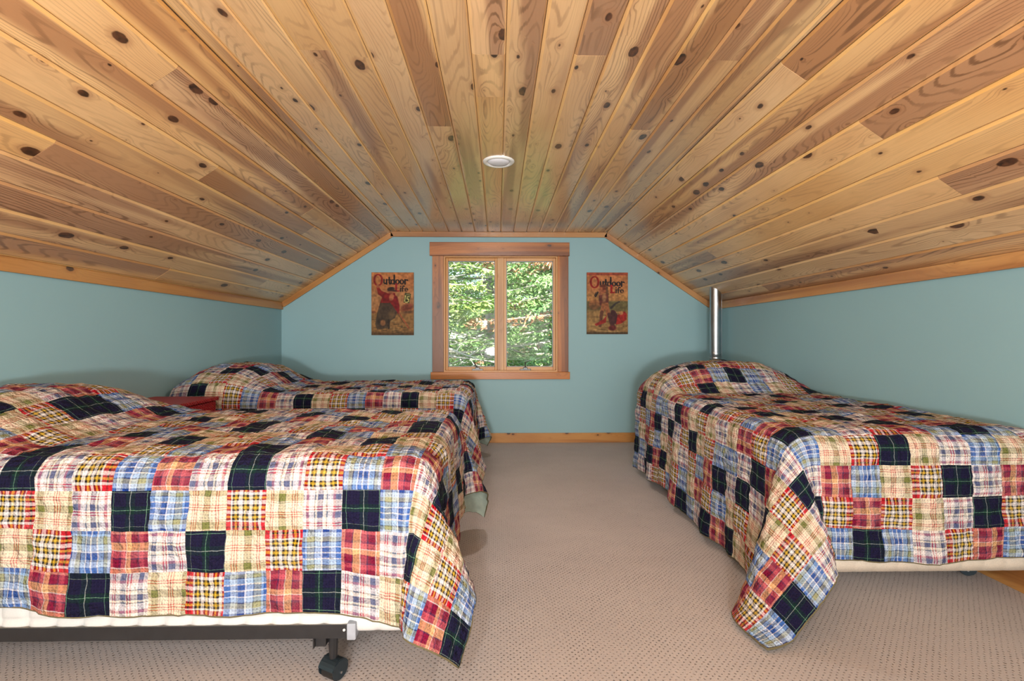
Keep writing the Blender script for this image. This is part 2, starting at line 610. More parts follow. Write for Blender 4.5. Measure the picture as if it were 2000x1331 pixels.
# ---------------------------------------------------------------- plank ceiling
rng = random.Random(11)
SL_L = math.hypot(FXL - XL, ZC - ZK)
SL_R = math.hypot(XR - FXR, ZC - ZK)
cosl, sinl = (FXL - XL) / SL_L, (ZC - ZK) / SL_L
cosr, sinr = (XR - FXR) / SL_R, (ZC - ZK) / SL_R

# faces: origin at the flat ceiling side, across vector, inward normal
FACES = {
    'flat': dict(org=Vector((0.03, 0, ZC)), ux=Vector((1, 0, 0)), uz=Vector((0, 0, -1))),
    'left': dict(org=Vector((FXL, 0, ZC)), ux=Vector((-cosl, 0, -sinl)), uz=Vector((sinl, 0, -cosl))),
    'right': dict(org=Vector((FXR, 0, ZC)), ux=Vector((cosr, 0, -sinr)), uz=Vector((-sinr, 0, -cosr))),
}


def pix_ray(px, py):
    d = Vector(((px - VPX) / F_PX, 1.0, (VPY - py) / F_PX))   # good enough for the small yaw
    return d


def pix_on_face(px, py, f):
    fc = FACES[f]
    d = pix_ray(px, py)
    t = (fc['org'] - CAM).dot(fc['uz']) / d.dot(fc['uz'])
    p = CAM + d * t
    return (p - fc['org']).dot(fc['ux']), p.y


# butt joints seen in the photograph: pixel, ceiling face, darkness of the board nearer the camera / farther
JOINTS = [
    (934, 107, 'flat', 0.50, 0.46), (943, 190, 'flat', None, 0.52), (1135, 107, 'flat', 0.22, 0.52),
    (855, 248, 'flat', 0.42, 0.55), (621, 102, 'flat', 0.55, 0.46), (1236, 252, 'flat', 0.36, 0.50),
    (1449, 114, 'flat', 0.30, 0.44), (1549, 131, 'right', 0.24, 0.54), (1695, 240, 'right', 0.20, 0.62),
    (1848, 345, 'right', 0.26, 0.55), (1388, 492, 'right', 0.58, 0.30), (1496, 560, 'right', None, 0.45),
    (322, 160, 'left', 0.60, 0.36), (100, 300, 'left', 0.56, 0.18), (410, 345, 'left', 0.56, 0.34),
    (330, 535, 'left', 0.34, 0.52), (600, 455, 'left', None, 0.42),
]


def plank(parent, fc, a0, a1, y0, y1, dark):
    w = a1 - a0
    t, b, gdp = 0.016, 0.012, 0.0052
    ln = y1 - y0 - 0.0015
    sec = [(-w / 2, 0), (-w / 2 + 0.0012, t - gdp), (-w / 2 + b, t), (w / 2 - b * 0.5, t), (w / 2 - 0.0012, t - gdp), (w / 2, 0)]
    bm = bmesh.new()
    prism(bm, sec, 'y', -ln / 2, ln / 2)
    uy = fc['uz'].cross(fc['ux'])
    c = fc['org'] + fc['ux'] * (a0 + a1) / 2 + Vector((0, (y0 + y1) / 2, 0)) - fc['uz'] * (t + rng.uniform(-0.0006, 0.0006))
    o = obj('plank', bm, M['pine'], parent, mtx=frame_mtx(c, fc['ux'], uy, fc['uz']))
    o.color = (dark, dark, dark, 1)
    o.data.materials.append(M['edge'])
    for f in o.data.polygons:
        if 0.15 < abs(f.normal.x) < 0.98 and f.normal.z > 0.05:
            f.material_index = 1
    return o


def build_face(key, name, label, a_lo, a_hi, first):
    fc = FACES[key]
    root = empty(name, (0, 0, 0))
    struct(root, label)
    # added against light leaks: unseen deck above the boards
    blocker = bmesh.new()
    bx(blocker, a_lo - 0.12, a_hi + 0.12, -(YB - YF) / 2 - 0.1, (YB - YF) / 2 + 0.1, -0.06, -0.018)
    uy = fc['uz'].cross(fc['ux'])
    obj('light_blocker', blocker, M['blocker'], root, mtx=frame_mtx(fc['org'] + Vector((0, (YB + YF) / 2, 0)), fc['ux'], uy, fc['uz']))
    k = math.floor((a_lo - first) / PITCH)
    js = []
    for px, py, f, dn, df in JOINTS:
        if f == key:
            a, y = pix_on_face(px, py, f)
            js.append((math.floor((a - first) / PITCH), y, dn, df))
    a = first + k * PITCH
    while a < a_hi - 0.004:
        s0, s1 = max(a, a_lo), min(a + PITCH, a_hi)
        if s1 - s0 > 0.008:
            cuts = sorted([j for j in js if j[0] == k], key=lambda j: j[1])
            ys = [YF] + [j[1] for j in cuts] + [YB]
            dk = [None] * (len(ys) - 1)
            for i, j in enumerate(cuts):
                if j[2] is not None:
                    dk[i] = j[2]
                if j[3] is not None and dk[i + 1] is None:
                    dk[i + 1] = j[3]
            # further joints where the photograph shows none nearby
            ys2, dk2 = [ys[0]], []
            for i in range(len(ys) - 1):
                span = ys[i + 1] - ys[i]
                if span > 3.9:
                    m = ys[i] + rng.uniform(0.25, 0.75) * span
                    if 1.2 < m < 3.2 and rng.random() < 0.6:
                        m = rng.uniform(3.3, 4.4)
                    ys2 += [m, ys[i + 1]]
                    dk2 += [dk[i], dk[i]]
                else:
                    ys2.append(ys[i + 1])
                    dk2.append(dk[i])
            for i in range(len(ys2) - 1):
                d = dk2[i] if dk2[i] is not None else rng.choice([0.38, 0.44, 0.48, 0.52, 0.56, 0.60])
                plank(root, fc, s0, s1, ys2[i], ys2[i + 1], d)
        a += PITCH
        k += 1
    return root

build_face('flat', 'ceiling', 'flat middle of the knotty pine plank ceiling', FXL - 0.03, FXR - 0.03, 0.0)
build_face('left', 'ceiling_slope_left', 'left slope of the knotty pine plank ceiling', 0.0, SL_L + 0.02, 0.0)
build_face('right', 'ceiling_slope_right', 'right slope of the knotty pine plank ceiling', 0.0, SL_R + 0.02, 0.0)

# ---------------------------------------------------------------- trims and baseboards
X, Y, Z = Vector((1, 0, 0)), Vector((0, 1, 0)), Vector((0, 0, 1))
LEN = YB - YF
def trim(name, w, ln, th, loc, ux, uy, uz, label, mat='trim'):
    o = board(name, w, ln, th, M[mat], loc, ux, uy, uz)
    return struct(o, label)

zt = 1.343
trim('trim_1', 0.066, LEN, 0.018, (XL, (YB + YF) / 2, zt), -Z, Y, X, 'pine trim board along the top of the left knee wall')
trim('trim_2', 0.066, LEN, 0.018, (XR, (YB + YF) / 2, zt), Z, Y, -X, 'pine trim board along the top of the right knee wall')
TW = 0.05
ty = YB
# flat trim on the gable
trim('trim_3', TW, FXR - FXL + 0.01, 0.02, ((FXL + FXR) / 2, ty, ZC - TW / 2), Z, X, -Y, 'pine trim across the gable under the flat ceiling')
def slope_trim(name, p0, p1, inward, label):
    d = (p1 - p0)
    ln = d.length
    d.normalize()
    c = (p0 + p1) / 2 + inward * TW / 2
    ux = d.cross(-Y)
    return trim(name, TW, ln, 0.02, c, ux, d, -Y, label)
slope_trim('trim_4', Vector((XL, ty, ZK)), Vector((FXL, ty, ZC)), FACES['left']['uz'], 'sloping pine trim on the left edge of the gable')
slope_trim('trim_5', Vector((FXR, ty, ZC)), Vector((XR, ty, ZK)), FACES['right']['uz'], 'sloping pine trim on the right edge of the gable')
BBH = 0.095
trim('baseboard_back', BBH, XR - XL, 0.016, ((XL + XR) / 2, YB, BBH / 2), Z, X, -Y, 'pine baseboard under the window wall')
trim('baseboard_left', BBH, LEN, 0.016, (XL, (YB + YF) / 2, BBH / 2), -Z, Y, X, 'pine baseboard along the left wall')
trim('baseboard_right', BBH, LEN, 0.016, (XR, (YB + YF) / 2, BBH / 2), Z, Y, -X, 'pine baseboard along the right wall')

# ================================================================ window
win = empty('window_1', (0.03, YB, WZ0))
struct(win, 'wooden casement window with two sashes and stained pine casing')
def wboard(name, x0, x1, z0, z1, th, mat, yfront, horiz, parent=win, off=win.location, bev=0.003, dark=0.45):
    w, h = x1 - x0, z1 - z0
    c = Vector(((x0 + x1) / 2, yfront, (z0 + z1) / 2)) - Vector(off)
    if horiz:
        return board(name, h, w, th, M[mat], c, Z, X, -Y, parent, bev, dark)
    return board(name, w, h, th, M[mat], c, X, Z, -Y, parent, bev, dark)
wboard('head_casing', -0.667, 0.707, WZ1 - 0.004, 1.973, 0.028, 'casing', YB, True)
wboard('side_casing', -0.641, -0.530, 0.697, WZ1 - 0.004, 0.02, 'casing', YB, False, dark=0.30)
wboard('side_casing', 0.591, 0.697, 0.697, WZ1 - 0.004, 0.02, 'casing', YB, False, dark=0.42)
wboard('bottom_casing', -0.657, 0.712, 0.626, 0.697, 0.024, 'casing', YB, True)
jm = bmesh.new()
JT = 0.014
bx(jm, WX0, WX0 + JT, YB, YB + 0.12, WZ0, WZ1)
bx(jm, WX1 - JT, WX1, YB, YB + 0.12, WZ0, WZ1)
bx(jm, WX0 + JT, WX1 - JT, YB, YB + 0.12, WZ1 - JT, WZ1)
bx(jm, WX0 + JT, WX1 - JT, YB, YB + 0.12, WZ0, WZ0 + JT)
bmesh.ops.translate(jm, vec=-win.location, verts=jm.verts)
obj('jamb_liner', jm, M['sash'], win)
mulx0, mulx1 = -0.004, 0.062
wboard('mullion', mulx0, mulx1, WZ0 + JT, WZ1 - JT, 0.075, 'sash', YB + 0.105, False)
for (x0, x1) in ((WX0 + JT, mulx0), (mulx1, WX1 - JT)):
    z0, z1 = WZ0 + JT, WZ1 - JT
    cx = (x0 + x1) / 2
    sash = empty('sash', Vector((cx, YB + 0.055, z0)) - win.location, 0, win)
    org = Vector((cx, YB + 0.055, z0))
    sb = 0.024
    sf = bmesh.new()
    bx(sf, x0, x0 + sb, YB + 0.045, YB + 0.085, z0, z1, 0.003)
    bx(sf, x1 - sb, x1, YB + 0.045, YB + 0.085, z0, z1, 0.003)
    bx(sf, x0 + sb, x1 - sb, YB + 0.045, YB + 0.085, z1 - 0.03, z1, 0.003)
    bx(sf, x0 + sb, x1 - sb, YB + 0.045, YB + 0.085, z0, z0 + 0.034, 0.003)
    bmesh.ops.translate(sf, vec=-org, verts=sf.verts)
    fo = obj('sash_frame', sf, M['sash'], sash)
    # grey glazing bead
    gb = bmesh.new()
    for a in ((x0 + sb, x0 + sb + 0.006, z0 + 0.034, z1 - 0.03), (x1 - sb - 0.006, x1 - sb, z0 + 0.034, z1 - 0.03),
              (x0 + sb, x1 - sb, z1 - 0.036, z1 - 0.03), (x0 + sb, x1 - sb, z0 + 0.034, z0 + 0.040)):
        bx(gb, a[0], a[1], YB + 0.052, YB + 0.078, a[2], a[3])
    bmesh.ops.translate(gb, vec=-org, verts=gb.verts)
    obj('glazing_bead', gb, M['grey_plastic'], sash)
    pn = box_bm(x0 + sb, x1 - sb, YB + 0.064, YB + 0.067, z0 + 0.034, z1 - 0.03)
    bmesh.ops.translate(pn, vec=-org, verts=pn.verts)
    obj('pane', pn, M['glass'], sash)
    # crank operator
    ck = bmesh.new()
    hx = cx + (0.06 if cx < 0 else -0.045)
    bx(ck, hx - 0.055, hx + 0.055, YB + 0.018, YB + 0.045, z0 + 0.0, z0 + 0.014, 0.003)
    bx(ck, hx - 0.022, hx + 0.022, YB + 0.012, YB + 0.04, z0 + 0.012, z0 + 0.03, 0.004)
    lean = -0.035 if cx < 0 else 0.0
    tube(ck, [(hx, YB + 0.024, z0 + 0.022), (hx + lean * 0.5, YB + 0.018, z0 + 0.05), (hx + lean, YB + 0.014, z0 + 0.082)], [0.008, 0.006, 0.007], 8)
    bmesh.ops.translate(ck, vec=-org, verts=ck.verts)
    obj('crank_handle', ck, M['nickel'], sash)

# ================================================================ quilts and beds
PAT_LN = ['AFDBEF', 'DCFABC', 'CDBEFA', 'BEAFCD']       # rows from the fold down to the hem, seen on the nearest bed
PAT_RF = ['CDACFB', 'EBCDAF', 'DEDCFA', 'BABFDE']

BED_L, BED_W, BED_TOP = 1.905, 0.99, 0.672
PT = 0.112      # patch size
SUB = 6


def smooth(x, a, b):
    t = np.clip((x - a) / (b - a), 0, 1)
    return t * t * (3 - 2 * t)


def fbm(P, scale, seed):
    out = np.empty(len(P))
    for i, p in enumerate(P):
        out[i] = mnoise.noise(Vector((p[0] * scale + seed, p[1] * scale - seed * 0.7, p[2] * scale + seed * 1.3)))
    return out


def quilt(name, world, nl, nw, l0, w0, corner, pillow_h, seed, pattern, label, ripple=0.012, ptl=PT, tuck=0.06, wall_side=0):
    """world: 4x4 bed-to-world matrix. l along the bed from the head, w across it.
    corner: {-1: (A, B, turn), 1: (...)} the fold that hangs off each foot corner."""
    rr = 0.075
    L, W = BED_L + 0.012, BED_W + 0.024
    nL, nW = nl * SUB + 1, nw * SUB + 1
    ls = l0 + np.arange(nL) * ptl / SUB
    ws = w0 + np.arange(nW) * PT / SUB
    l, w = np.meshgrid(ls, ws, indexing='ij')
    sg = np.sign(w)
    el = np.maximum(l - (L - rr), 0)
    ew = np.maximum(np.abs(w) - (W / 2 - rr), 0)
    lb = np.minimum(l, L - rr)
    wb = np.clip(w, -(W / 2 - rr), W / 2 - rr)
    r = np.hypot(el, ew)
    th = np.arctan2(ew, np.maximum(el, 1e-9))
    th = np.where(r < 1e-6, 0, th)
    arc = rr * math.pi / 2
    a = np.minimum(r, arc) / rr
    out = rr * np.sin(a)
    down = rr * (1 - np.cos(a))
    rest = np.maximum(r - arc, 0)
    hemv = 1 + 0.035 * np.sin(l * 5.1 + seed) + 0.02 * np.sin(l * 11.3 + seed * 2) + 0.03 * np.sin(w * 6.3 + seed)
    slip = 1 + 0.20 * smooth(l, L - 0.36, L - 0.06) * np.sin(th)
    rest = rest * hemv * slip * (1 - tuck * np.sin(2 * th))
    pl = lb + out * np.cos(th)
    pw = wb + sg * out * np.sin(th)
    z = BED_TOP - down
    # pillow under the head end
    bl = smooth(l, -0.12, 0.16) * (1 - smooth(l, 0.34, 0.68))
    bw = np.clip(1 - np.abs(w / (W / 2 + 0.01)) ** 2.6, 0, 1)
    z = z + pillow_h * bl * bw ** 0.8
    # direction in which the hanging cloth falls
    dl = np.zeros_like(l); dw = np.zeros_like(l)
    lean = 0.035
    dl += np.cos(th) * lean; dw += np.sin(th) * lean
    free = np.where((sg == wall_side) & (wall_side != 0), 0.0, 1.0)
    dw *= free
    tt = np.linspace(0, 1, 400)
    for s in (-1, 1):
        A, B, turn = corner[s]
        cd = A * np.sin(math.pi * tt) ** 2
        cp = B * np.sin(2 * math.pi * tt) * np.sin(math.pi * tt)
        cum = np.concatenate([[0], np.cumsum(np.hypot(np.diff(cd), np.diff(cp)) + 0.0004)])
        cum /= cum[-1]
        m = (sg == s) & (el > 0) & (ew > 0)
        q = np.interp(th[m] / (math.pi / 2), cum, tt)
        d_ = A * np.sin(math.pi * q) ** 2
        p_ = B * np.sin(2 * math.pi * q) * np.sin(math.pi * q)
        ang = math.pi / 4 + turn * np.sin(math.pi * q)
        dl[m] += d_ * np.cos(ang) + p_ * np.sin(ang)
        dw[m] += d_ * np.sin(ang) - p_ * np.cos(ang)
    # soft vertical ripples on the hanging sides
    side = (ew > 0) & (el <= 0)
    foot = (el > 0) & (ew <= 0)
    fade_s = np.clip((L - rr - l) / 0.25, 0, 1)
    fade_f = np.clip((W / 2 - rr - np.abs(w)) / 0.18, 0, 1)
    rp_s = ripple * fade_s * (np.sin(l * 15.0 + seed) + 0.6 * np.sin(l * 27.0 + seed * 2.1)) * 2.0
    rp_f = ripple * fade_f * (np.sin(w * 17.0 + seed * 1.7) + 0.6 * np.sin(w * 31 + seed)) * 2.0
    dw = np.where(side, dw + (rp_s + ripple * 1.5 * fade_s) * free, dw)
    dl = np.where(foot, dl + rp_f + ripple * 1.5 * fade_f, dl)
    nrm = np.sqrt(dl ** 2 + dw ** 2 + 1)
    pl = pl + rest * dl / nrm
    pw = pw + sg * rest * dw / nrm
    z = z - rest / nrm
    # touch down on the carpet
    low = z < 0.03
    under = np.where(low, 0.03 - z, 0)
    z = np.where(low, 0.012 + 0.018 * np.exp(-under / 0.03), z)
    pl = pl + under * np.cos(th) * 0.6
    pw = pw + sg * under * np.sin(th) * 0.6
    P = np.stack([pl, pw, z], -1)
    cw = (((el > 0) | (l > L - 0.25)) & (np.abs(w) > W / 2 - 0.25)).astype(float)[..., None]
    for _ in range(10):
        Q = P.copy()
        Q[1:-1, 1:-1] = (P[2:, 1:-1] + P[:-2, 1:-1] + P[1:-1, 2:] + P[1:-1, :-2]) / 4
        P = P + (Q - P) * cw * 0.6

    def normals(P):
        du = np.gradient(P, axis=0)
        dv = np.gradient(P, axis=1)
        n = np.cross(du, dv)
        n /= np.maximum(np.linalg.norm(n, axis=-1, keepdims=True), 1e-9)
        return n
    N = normals(P)
    flat = P.reshape(-1, 3)
    UVl = np.stack([l, w, np.full_like(l, seed)], -1).reshape(-1, 3)
    n1 = fbm(UVl, 5.5, seed).reshape(l.shape)
    n2 = fbm(UVl, 16.0, seed + 3).reshape(l.shape)
    n3 = fbm(UVl, 38.0, seed + 9).reshape(l.shape)
    # patches puff up between the seams and the diagonal stitching
    fu = (np.arange(nL) % SUB) / SUB
    fv = (np.arange(nW) % SUB) / SUB
    fu, fv = np.meshgrid(fu, fv, indexing='ij')
    edge = np.minimum(np.minimum(fu, 1 - fu), np.minimum(fv, 1 - fv))
    diag = np.minimum(np.abs(fu - fv), np.abs(fu + fv - 1))
    puff = 0.0035 * np.clip(edge / 0.2, 0, 1) + 0.0012 * np.clip(diag / 0.25, 0, 1)
    amp = 0.010 * n1 + 0.0075 * n2 + 0.0060 * n3 + puff + 0.004
    amp = np.where(low, np.maximum(amp, 0.004), amp)
    P = P + N * amp[..., None]
    N = normals(P)
    if (N[nL // 2, nW // 2, 2]) < 0:
        N = -N
        flip = True
    else:
        flip = False
    root = empty(name, world.translation + Vector((0, 0, 0)))
    inv = Matrix.Translation(root.location).inverted() @ world
    A3 = np.array(inv.to_3x3()); T3 = np.array(inv.translation)
    PW = P @ A3.T + T3
    NW = N @ A3.T
    det = np.linalg.det(A3)
    rev = flip != (det < 0)
    # which patches show largest in the photograph
    info = []
    RL = np.array(root.location)
    for i in range(nl):
        for j in range(nw):
            ci, cj = i * SUB + SUB // 2, j * SUB + SUB // 2
            pc = PW[ci, cj] + RL - np.array(CAM)
            d2 = pc @ pc
            dirn = -pc / math.sqrt(d2)
            fac = float(NW[ci, cj] @ dirn)
            px = 972 + 950 * pc[0] / max(pc[1], 0.05)
            vis = 1.0 if (pc[1] > 0.3 and -60 < px < 2060) else 0.0
            info.append((max(fac, 0.0) * vis / d2, i, j))
    info.sort(reverse=True)
    keep = {(i, j) for _, i, j in info[:300]}
    prng = random.Random(seed * 100)
    UVg = np.stack(np.meshgrid(np.linspace(0, 1, SUB + 1), np.linspace(0, 1, SUB + 1), indexing='ij'), -1).reshape(-1, 2)
    quads = []
    for a_ in range(SUB):
        for b_ in range(SUB):
            q = [a_ * (SUB + 1) + b_, (a_ + 1) * (SUB + 1) + b_, (a_ + 1) * (SUB + 1) + b_ + 1, a_ * (SUB + 1) + b_ + 1]
            quads.append(q[::-1] if rev else q)
    lv = np.array(quads).reshape(-1)

    def make(nm, cells):
        V, NN, FQ, UV, MI = [], [], [], [], []
        base = 0
        keys = []
        for (i, j) in cells:
            blk = PW[i * SUB:(i + 1) * SUB + 1, j * SUB:(j + 1) * SUB + 1].reshape(-1, 3)
            nbk = NW[i * SUB:(i + 1) * SUB + 1, j * SUB:(j + 1) * SUB + 1].reshape(-1, 3)
            key = pattern(i, j)
            if key not in keys:
                keys.append(key)
            uvb = UVg.copy()
            if prng.random() < 0.5:
                uvb = uvb[:, ::-1]
            if prng.random() < 0.5:
                uvb = 1 - uvb
            off = np.array([prng.uniform(-0.03, 0.03), prng.uniform(-0.03, 0.03)])
            uvb = np.clip(uvb * 0.95 + 0.025 + off, 0, 1)
            V.append(blk); NN.append(nbk)
            FQ += [[v + base for v in q] for q in quads]
            UV.append(uvb[lv])
            MI += [keys.index(key)] * len(quads)
            base += len(blk)
        me = bpy.data.meshes.new(nm)
        V = np.concatenate(V)
        me.from_pydata(V.tolist(), [], FQ)
        uvl = me.uv_layers.new(name='UVMap')
        uvl.data.foreach_set('uv', np.concatenate(UV).reshape(-1).astype(np.float32))
        for k in keys:
            me.materials.append(M['plaid' + k])
        me.polygons.foreach_set('material_index', MI)
        me.polygons.foreach_set('use_smooth', [True] * len(FQ))
        me.normals_split_custom_set_from_vertices(np.concatenate(NN).tolist())
        return link(bpy.data.objects.new(nm, me), root)
    rest_cells = []
    for i in range(nl):
        for j in range(nw):
            if (i, j) in keep:
                make('patch', [(i, j)])
            else:
                rest_cells.append((i, j))
    if rest_cells:
        o = make('patch', rest_cells)
        o['kind'] = 'stuff'
    # lining
    LW = PW - NW * 0.007
    idx = np.arange(nL * nW).reshape(nL, nW)
    q = np.stack([idx[:-1, :-1], idx[:-1, 1:], idx[1:, 1:], idx[1:, :-1]], -1).reshape(-1, 4)
    hang = (r > arc + 0.05).reshape(-1)
    q = q[hang[q].all(1)]
    if rev:
        q = q[:, ::-1]
    me = bpy.data.meshes.new('lining')
    me.from_pydata(LW.reshape(-1, 3).tolist(), [], q.tolist())
    me.materials.append(M['lining'])
    me.polygons.foreach_set('use_smooth', [True] * len(q))
    link(bpy.data.objects.new('lining', me), root)
    # binding around the hem
    ring = [PW[i, 0] - NW[i, 0] * 0.003 for i in range(0, nL)] + [PW[-1, j] - NW[-1, j] * 0.003 for j in range(1, nW)] + \
           [PW[i, -1] - NW[i, -1] * 0.003 for i in range(nL - 2, -1, -1)]
    bm = tube(bmesh.new(), ring, 0.0038, 6)
    obj('binding', bm, M['binding'], root, smooth=True)
    tag(root, label, 'quilt')
    return root


def bed_world(org, ul, uw):
    return frame_mtx(Vector(org), Vector(ul), Vector(uw), Vector((0, 0, 1)))


def quilted_slab(name, z0, z1, pitch, rows, amp, mat, world, label, cat, group=None, rad=0.03, crown=0.0):
    """box spring or mattress with stitched, softly puffed sides; local l, w"""
    per = []
    L, W = BED_L, BED_W
    step = pitch / 10
    def seg(p, q):
        n = max(2, int(round((Vector(q) - Vector(p)).length / step)))
        for i in range(n):
            t = i / n
            per.append((p[0] + (q[0] - p[0]) * t, p[1] + (q[1] - p[1]) * t))
    def cornr(c, a0):
        for i in range(6):
            a = a0 + i / 6 * math.pi / 2
            per.append((c[0] + rad * math.cos(a), c[1] + rad * math.sin(a)))
    x0, x1, y0, y1 = 0.0, L, -W / 2, W / 2
    seg((x0 + rad, y0), (x1 - rad, y0)); cornr((x1 - rad, y0 + rad), -math.pi / 2)
    seg((x1, y0 + rad), (x1, y1 - rad)); cornr((x1 - rad, y1 - rad), 0)
    seg((x1 - rad, y1), (x0 + rad, y1)); cornr((x0 + rad, y1 - rad), math.pi / 2)
    seg((x0, y1 - rad), (x0, y0 + rad)); cornr((x0 + rad, y0 + rad), math.pi)
    n = len(per)
    cum = [0.0]
    for i in range(1, n):
        cum.append(cum[-1] + math.dist(per[i], per[i - 1]))
    nz = rows * 6
    bm = bmesh.new()
    rings = []
    for k in range(nz + 1):
        v = k / nz
        ring = []
        for i, p in enumerate(per):
            nb = Vector((per[(i + 1) % n][1] - per[i - 1][1], -(per[(i + 1) % n][0] - per[i - 1][0]))).normalized()
            fu = (cum[i] / pitch) % 1.0
            fv = (v * rows) % 1.0
            pf = (1 - abs(2 * fu - 1) ** 4) * (0.35 + 0.65 * (1 - abs(2 * fv - 1) ** 4))
            edge = -0.012 * (abs(2 * v - 1) ** 8)
            o_ = amp * (pf - 1) + 0.002 + edge - crown * max(0.0, 2 * v - 1) ** 3
            ring.append(bm.verts.new((p[0] + nb.x * o_, p[1] + nb.y * o_, z0 + (z1 - z0) * v)))
        rings.append(ring)
    for a, b in zip(rings, rings[1:]):
        for i in range(n):
            bm.faces.new((a[i], a[(i + 1) % n], b[(i + 1) % n], b[i]))
    bm.faces.new(rings[0][::-1])
    bm.faces.new(rings[-1])
    o = obj(name, bm, mat, None, mtx=world, smooth=True)
    tag(o, label, cat, group)
    return o


def bed_frame(world, label, leg_l, rail_l, side_near):
    """angle-iron frame on casters; w axis as given by world"""
    root = empty('bed_frame', world.translation)
    m0 = Matrix.Translation(world.translation).inverted() @ world
    hw = BED_W / 2 + 0.006
    zb, zt_ = 0.148, 0.186
    for s in (-1, 1):
        bm = bmesh.new()
        bx(bm, 0.02, rail_l, min(s * hw, s * (hw + 0.004)), max(s * hw, s * (hw + 0.004)), zb, zt_)
        bx(bm, 0.02, rail_l, min(s * hw, s * (hw - 0.034)), max(s * hw, s * (hw - 0.034)), zb, zb + 0.004)
        ro = obj('side_rail', bm, M['black_metal'], root, mtx=m0)
        cap = bmesh.new()
        bx(cap, rail_l - 0.004, rail_l + 0.022, min(s * (hw - 0.036), s * (hw + 0.008)), max(s * (hw - 0.036), s * (hw + 0.008)), zb - 0.004, zt_ + 0.006, 0.003)
        obj('rail_cap', cap, M['grey_plastic'], ro)
        rv = bmesh.new()
        bmesh.ops.create_uvsphere(rv, u_segments=8, v_segments=6, radius=0.004)
        bmesh.ops.translate(rv, vec=(rail_l - 0.012, s * (hw + 0.005), (zb + zt_) / 2 + 0.006), verts=rv.verts)
        obj('rivet', rv, M['white_paint'], ro)
        # headboard bracket
        hb = bmesh.new()
        bx(hb, -0.012, 0.03, min(s * (hw - 0.03), s * (hw + 0.006)), max(s * (hw - 0.03), s * (hw + 0.006)), zb - 0.025, zb + 0.055, 0.002)
        obj('headboard_bracket', hb, M['black_metal'], root, mtx=m0)
        for ll in leg_l:
            lg = bmesh.new()
            wl = s * (hw - 0.045)
            tube(lg, [(ll, wl, zb + 0.002), (ll, wl, 0.10), (ll, wl, 0.062)], [0.016, 0.014, 0.012], 10)
            bx(lg, ll - 0.05, ll - 0.012, min(wl, wl + s * 0.03), max(wl, wl + s * 0.03), 0.112, zb, 0.002)
            lo = obj('leg', lg, M['black_metal'], root, mtx=m0)
            # caster: bent fork strap and barrel wheel
            fk = bmesh.new()
            hwid, rad_, th_ = 0.029, 0.034, 0.003
            cz = 0.029
            sec_o = [(-rad_ * math.cos(t), cz + rad_ * math.sin(t)) for t in np.linspace(0.35, math.pi - 0.35, 10)]
            sec_i = [(-(rad_ - th_) * math.cos(t), cz + (rad_ - th_) * math.sin(t)) for t in np.linspace(0.35, math.pi - 0.35, 10)]
            prism(fk, sec_o + sec_i[::-1], 'x', -hwid, hwid)
            for sd in (-1, 1):
                ch = [(0.030 * math.cos(t), cz + 0.004 + 0.028 * math.sin(t)) for t in np.linspace(0, 2 * math.pi, 14, endpoint=False)]
                prism(fk, ch, 'x', sd * hwid - 0.0015, sd * hwid + 0.0015)
            mt = Matrix.Translation((ll, wl, 0)) @ Matrix.Rotation(R(-28), 4, 'Z')
            cst = obj('caster', fk, M['dark_blue_metal'], root, mtx=m0 @ mt)
            wh = bmesh.new()
            bmesh.ops.create_cone(wh, cap_ends=True, segments=20, radius1=0.0255, radius2=0.0255, depth=0.046, matrix=Matrix.Translation((0, 0, 0.0262)) @ Matrix.Rotation(R(90), 4, 'Y'))
            obj('wheel', wh, M['rubber'], cst, smooth=False)
            pn = bmesh.new()
            bmesh.ops.create_cone(pn, cap_ends=True, segments=10, radius1=0.004, radius2=0.004, depth=0.068, matrix=Matrix.Translation((0, 0, 0.0262)) @ Matrix.Rotation(R(90), 4, 'Y'))
            obj('axle', pn, M['galv'], cst)
    for ll in (leg_l[0] + 0.03, leg_l[1] - 0.03):
        cb = bmesh.new()
        bx(cb, ll - 0.016, ll + 0.016, -hw + 0.004, hw - 0.004, zb - 0.004, zb)
        bx(cb, ll - 0.016, ll - 0.012, -hw + 0.004, hw - 0.004, zb - 0.034, zb)
        obj('cross_bar', cb, M['black_metal'], root, mtx=m0)
    tag(root, label, 'bed frame', 'steel bed frames on casters')
    return root


def table_pattern(rows, j_hem_near, i0, shift=2, swap=False):
    """rows: strings read from the fold (0) to the hem (3) on the side seen best"""
    def f(i, j):
        if swap:
            i, j = j, i
        q = j_hem_near(j)             # 0 at the hem row, counting up over the bed
        row = 3 - (q % 4)
        blk = q // 4
        return rows[row][(i - i0 + blk * shift + (blk // 3)) % 6]
    return f

# ---- near left bed: length along +X, near side is -Y
NL_Y = 1.435 + BED_W / 2
w_near = bed_world((-2.10, NL_Y, 0), X, Y)
FOOTX = -2.10 + BED_L
# w negative is the near side. 17 patches across, 21 along
nwN = 17
w0N = -(BED_W / 2 + 0.012) - 0.392
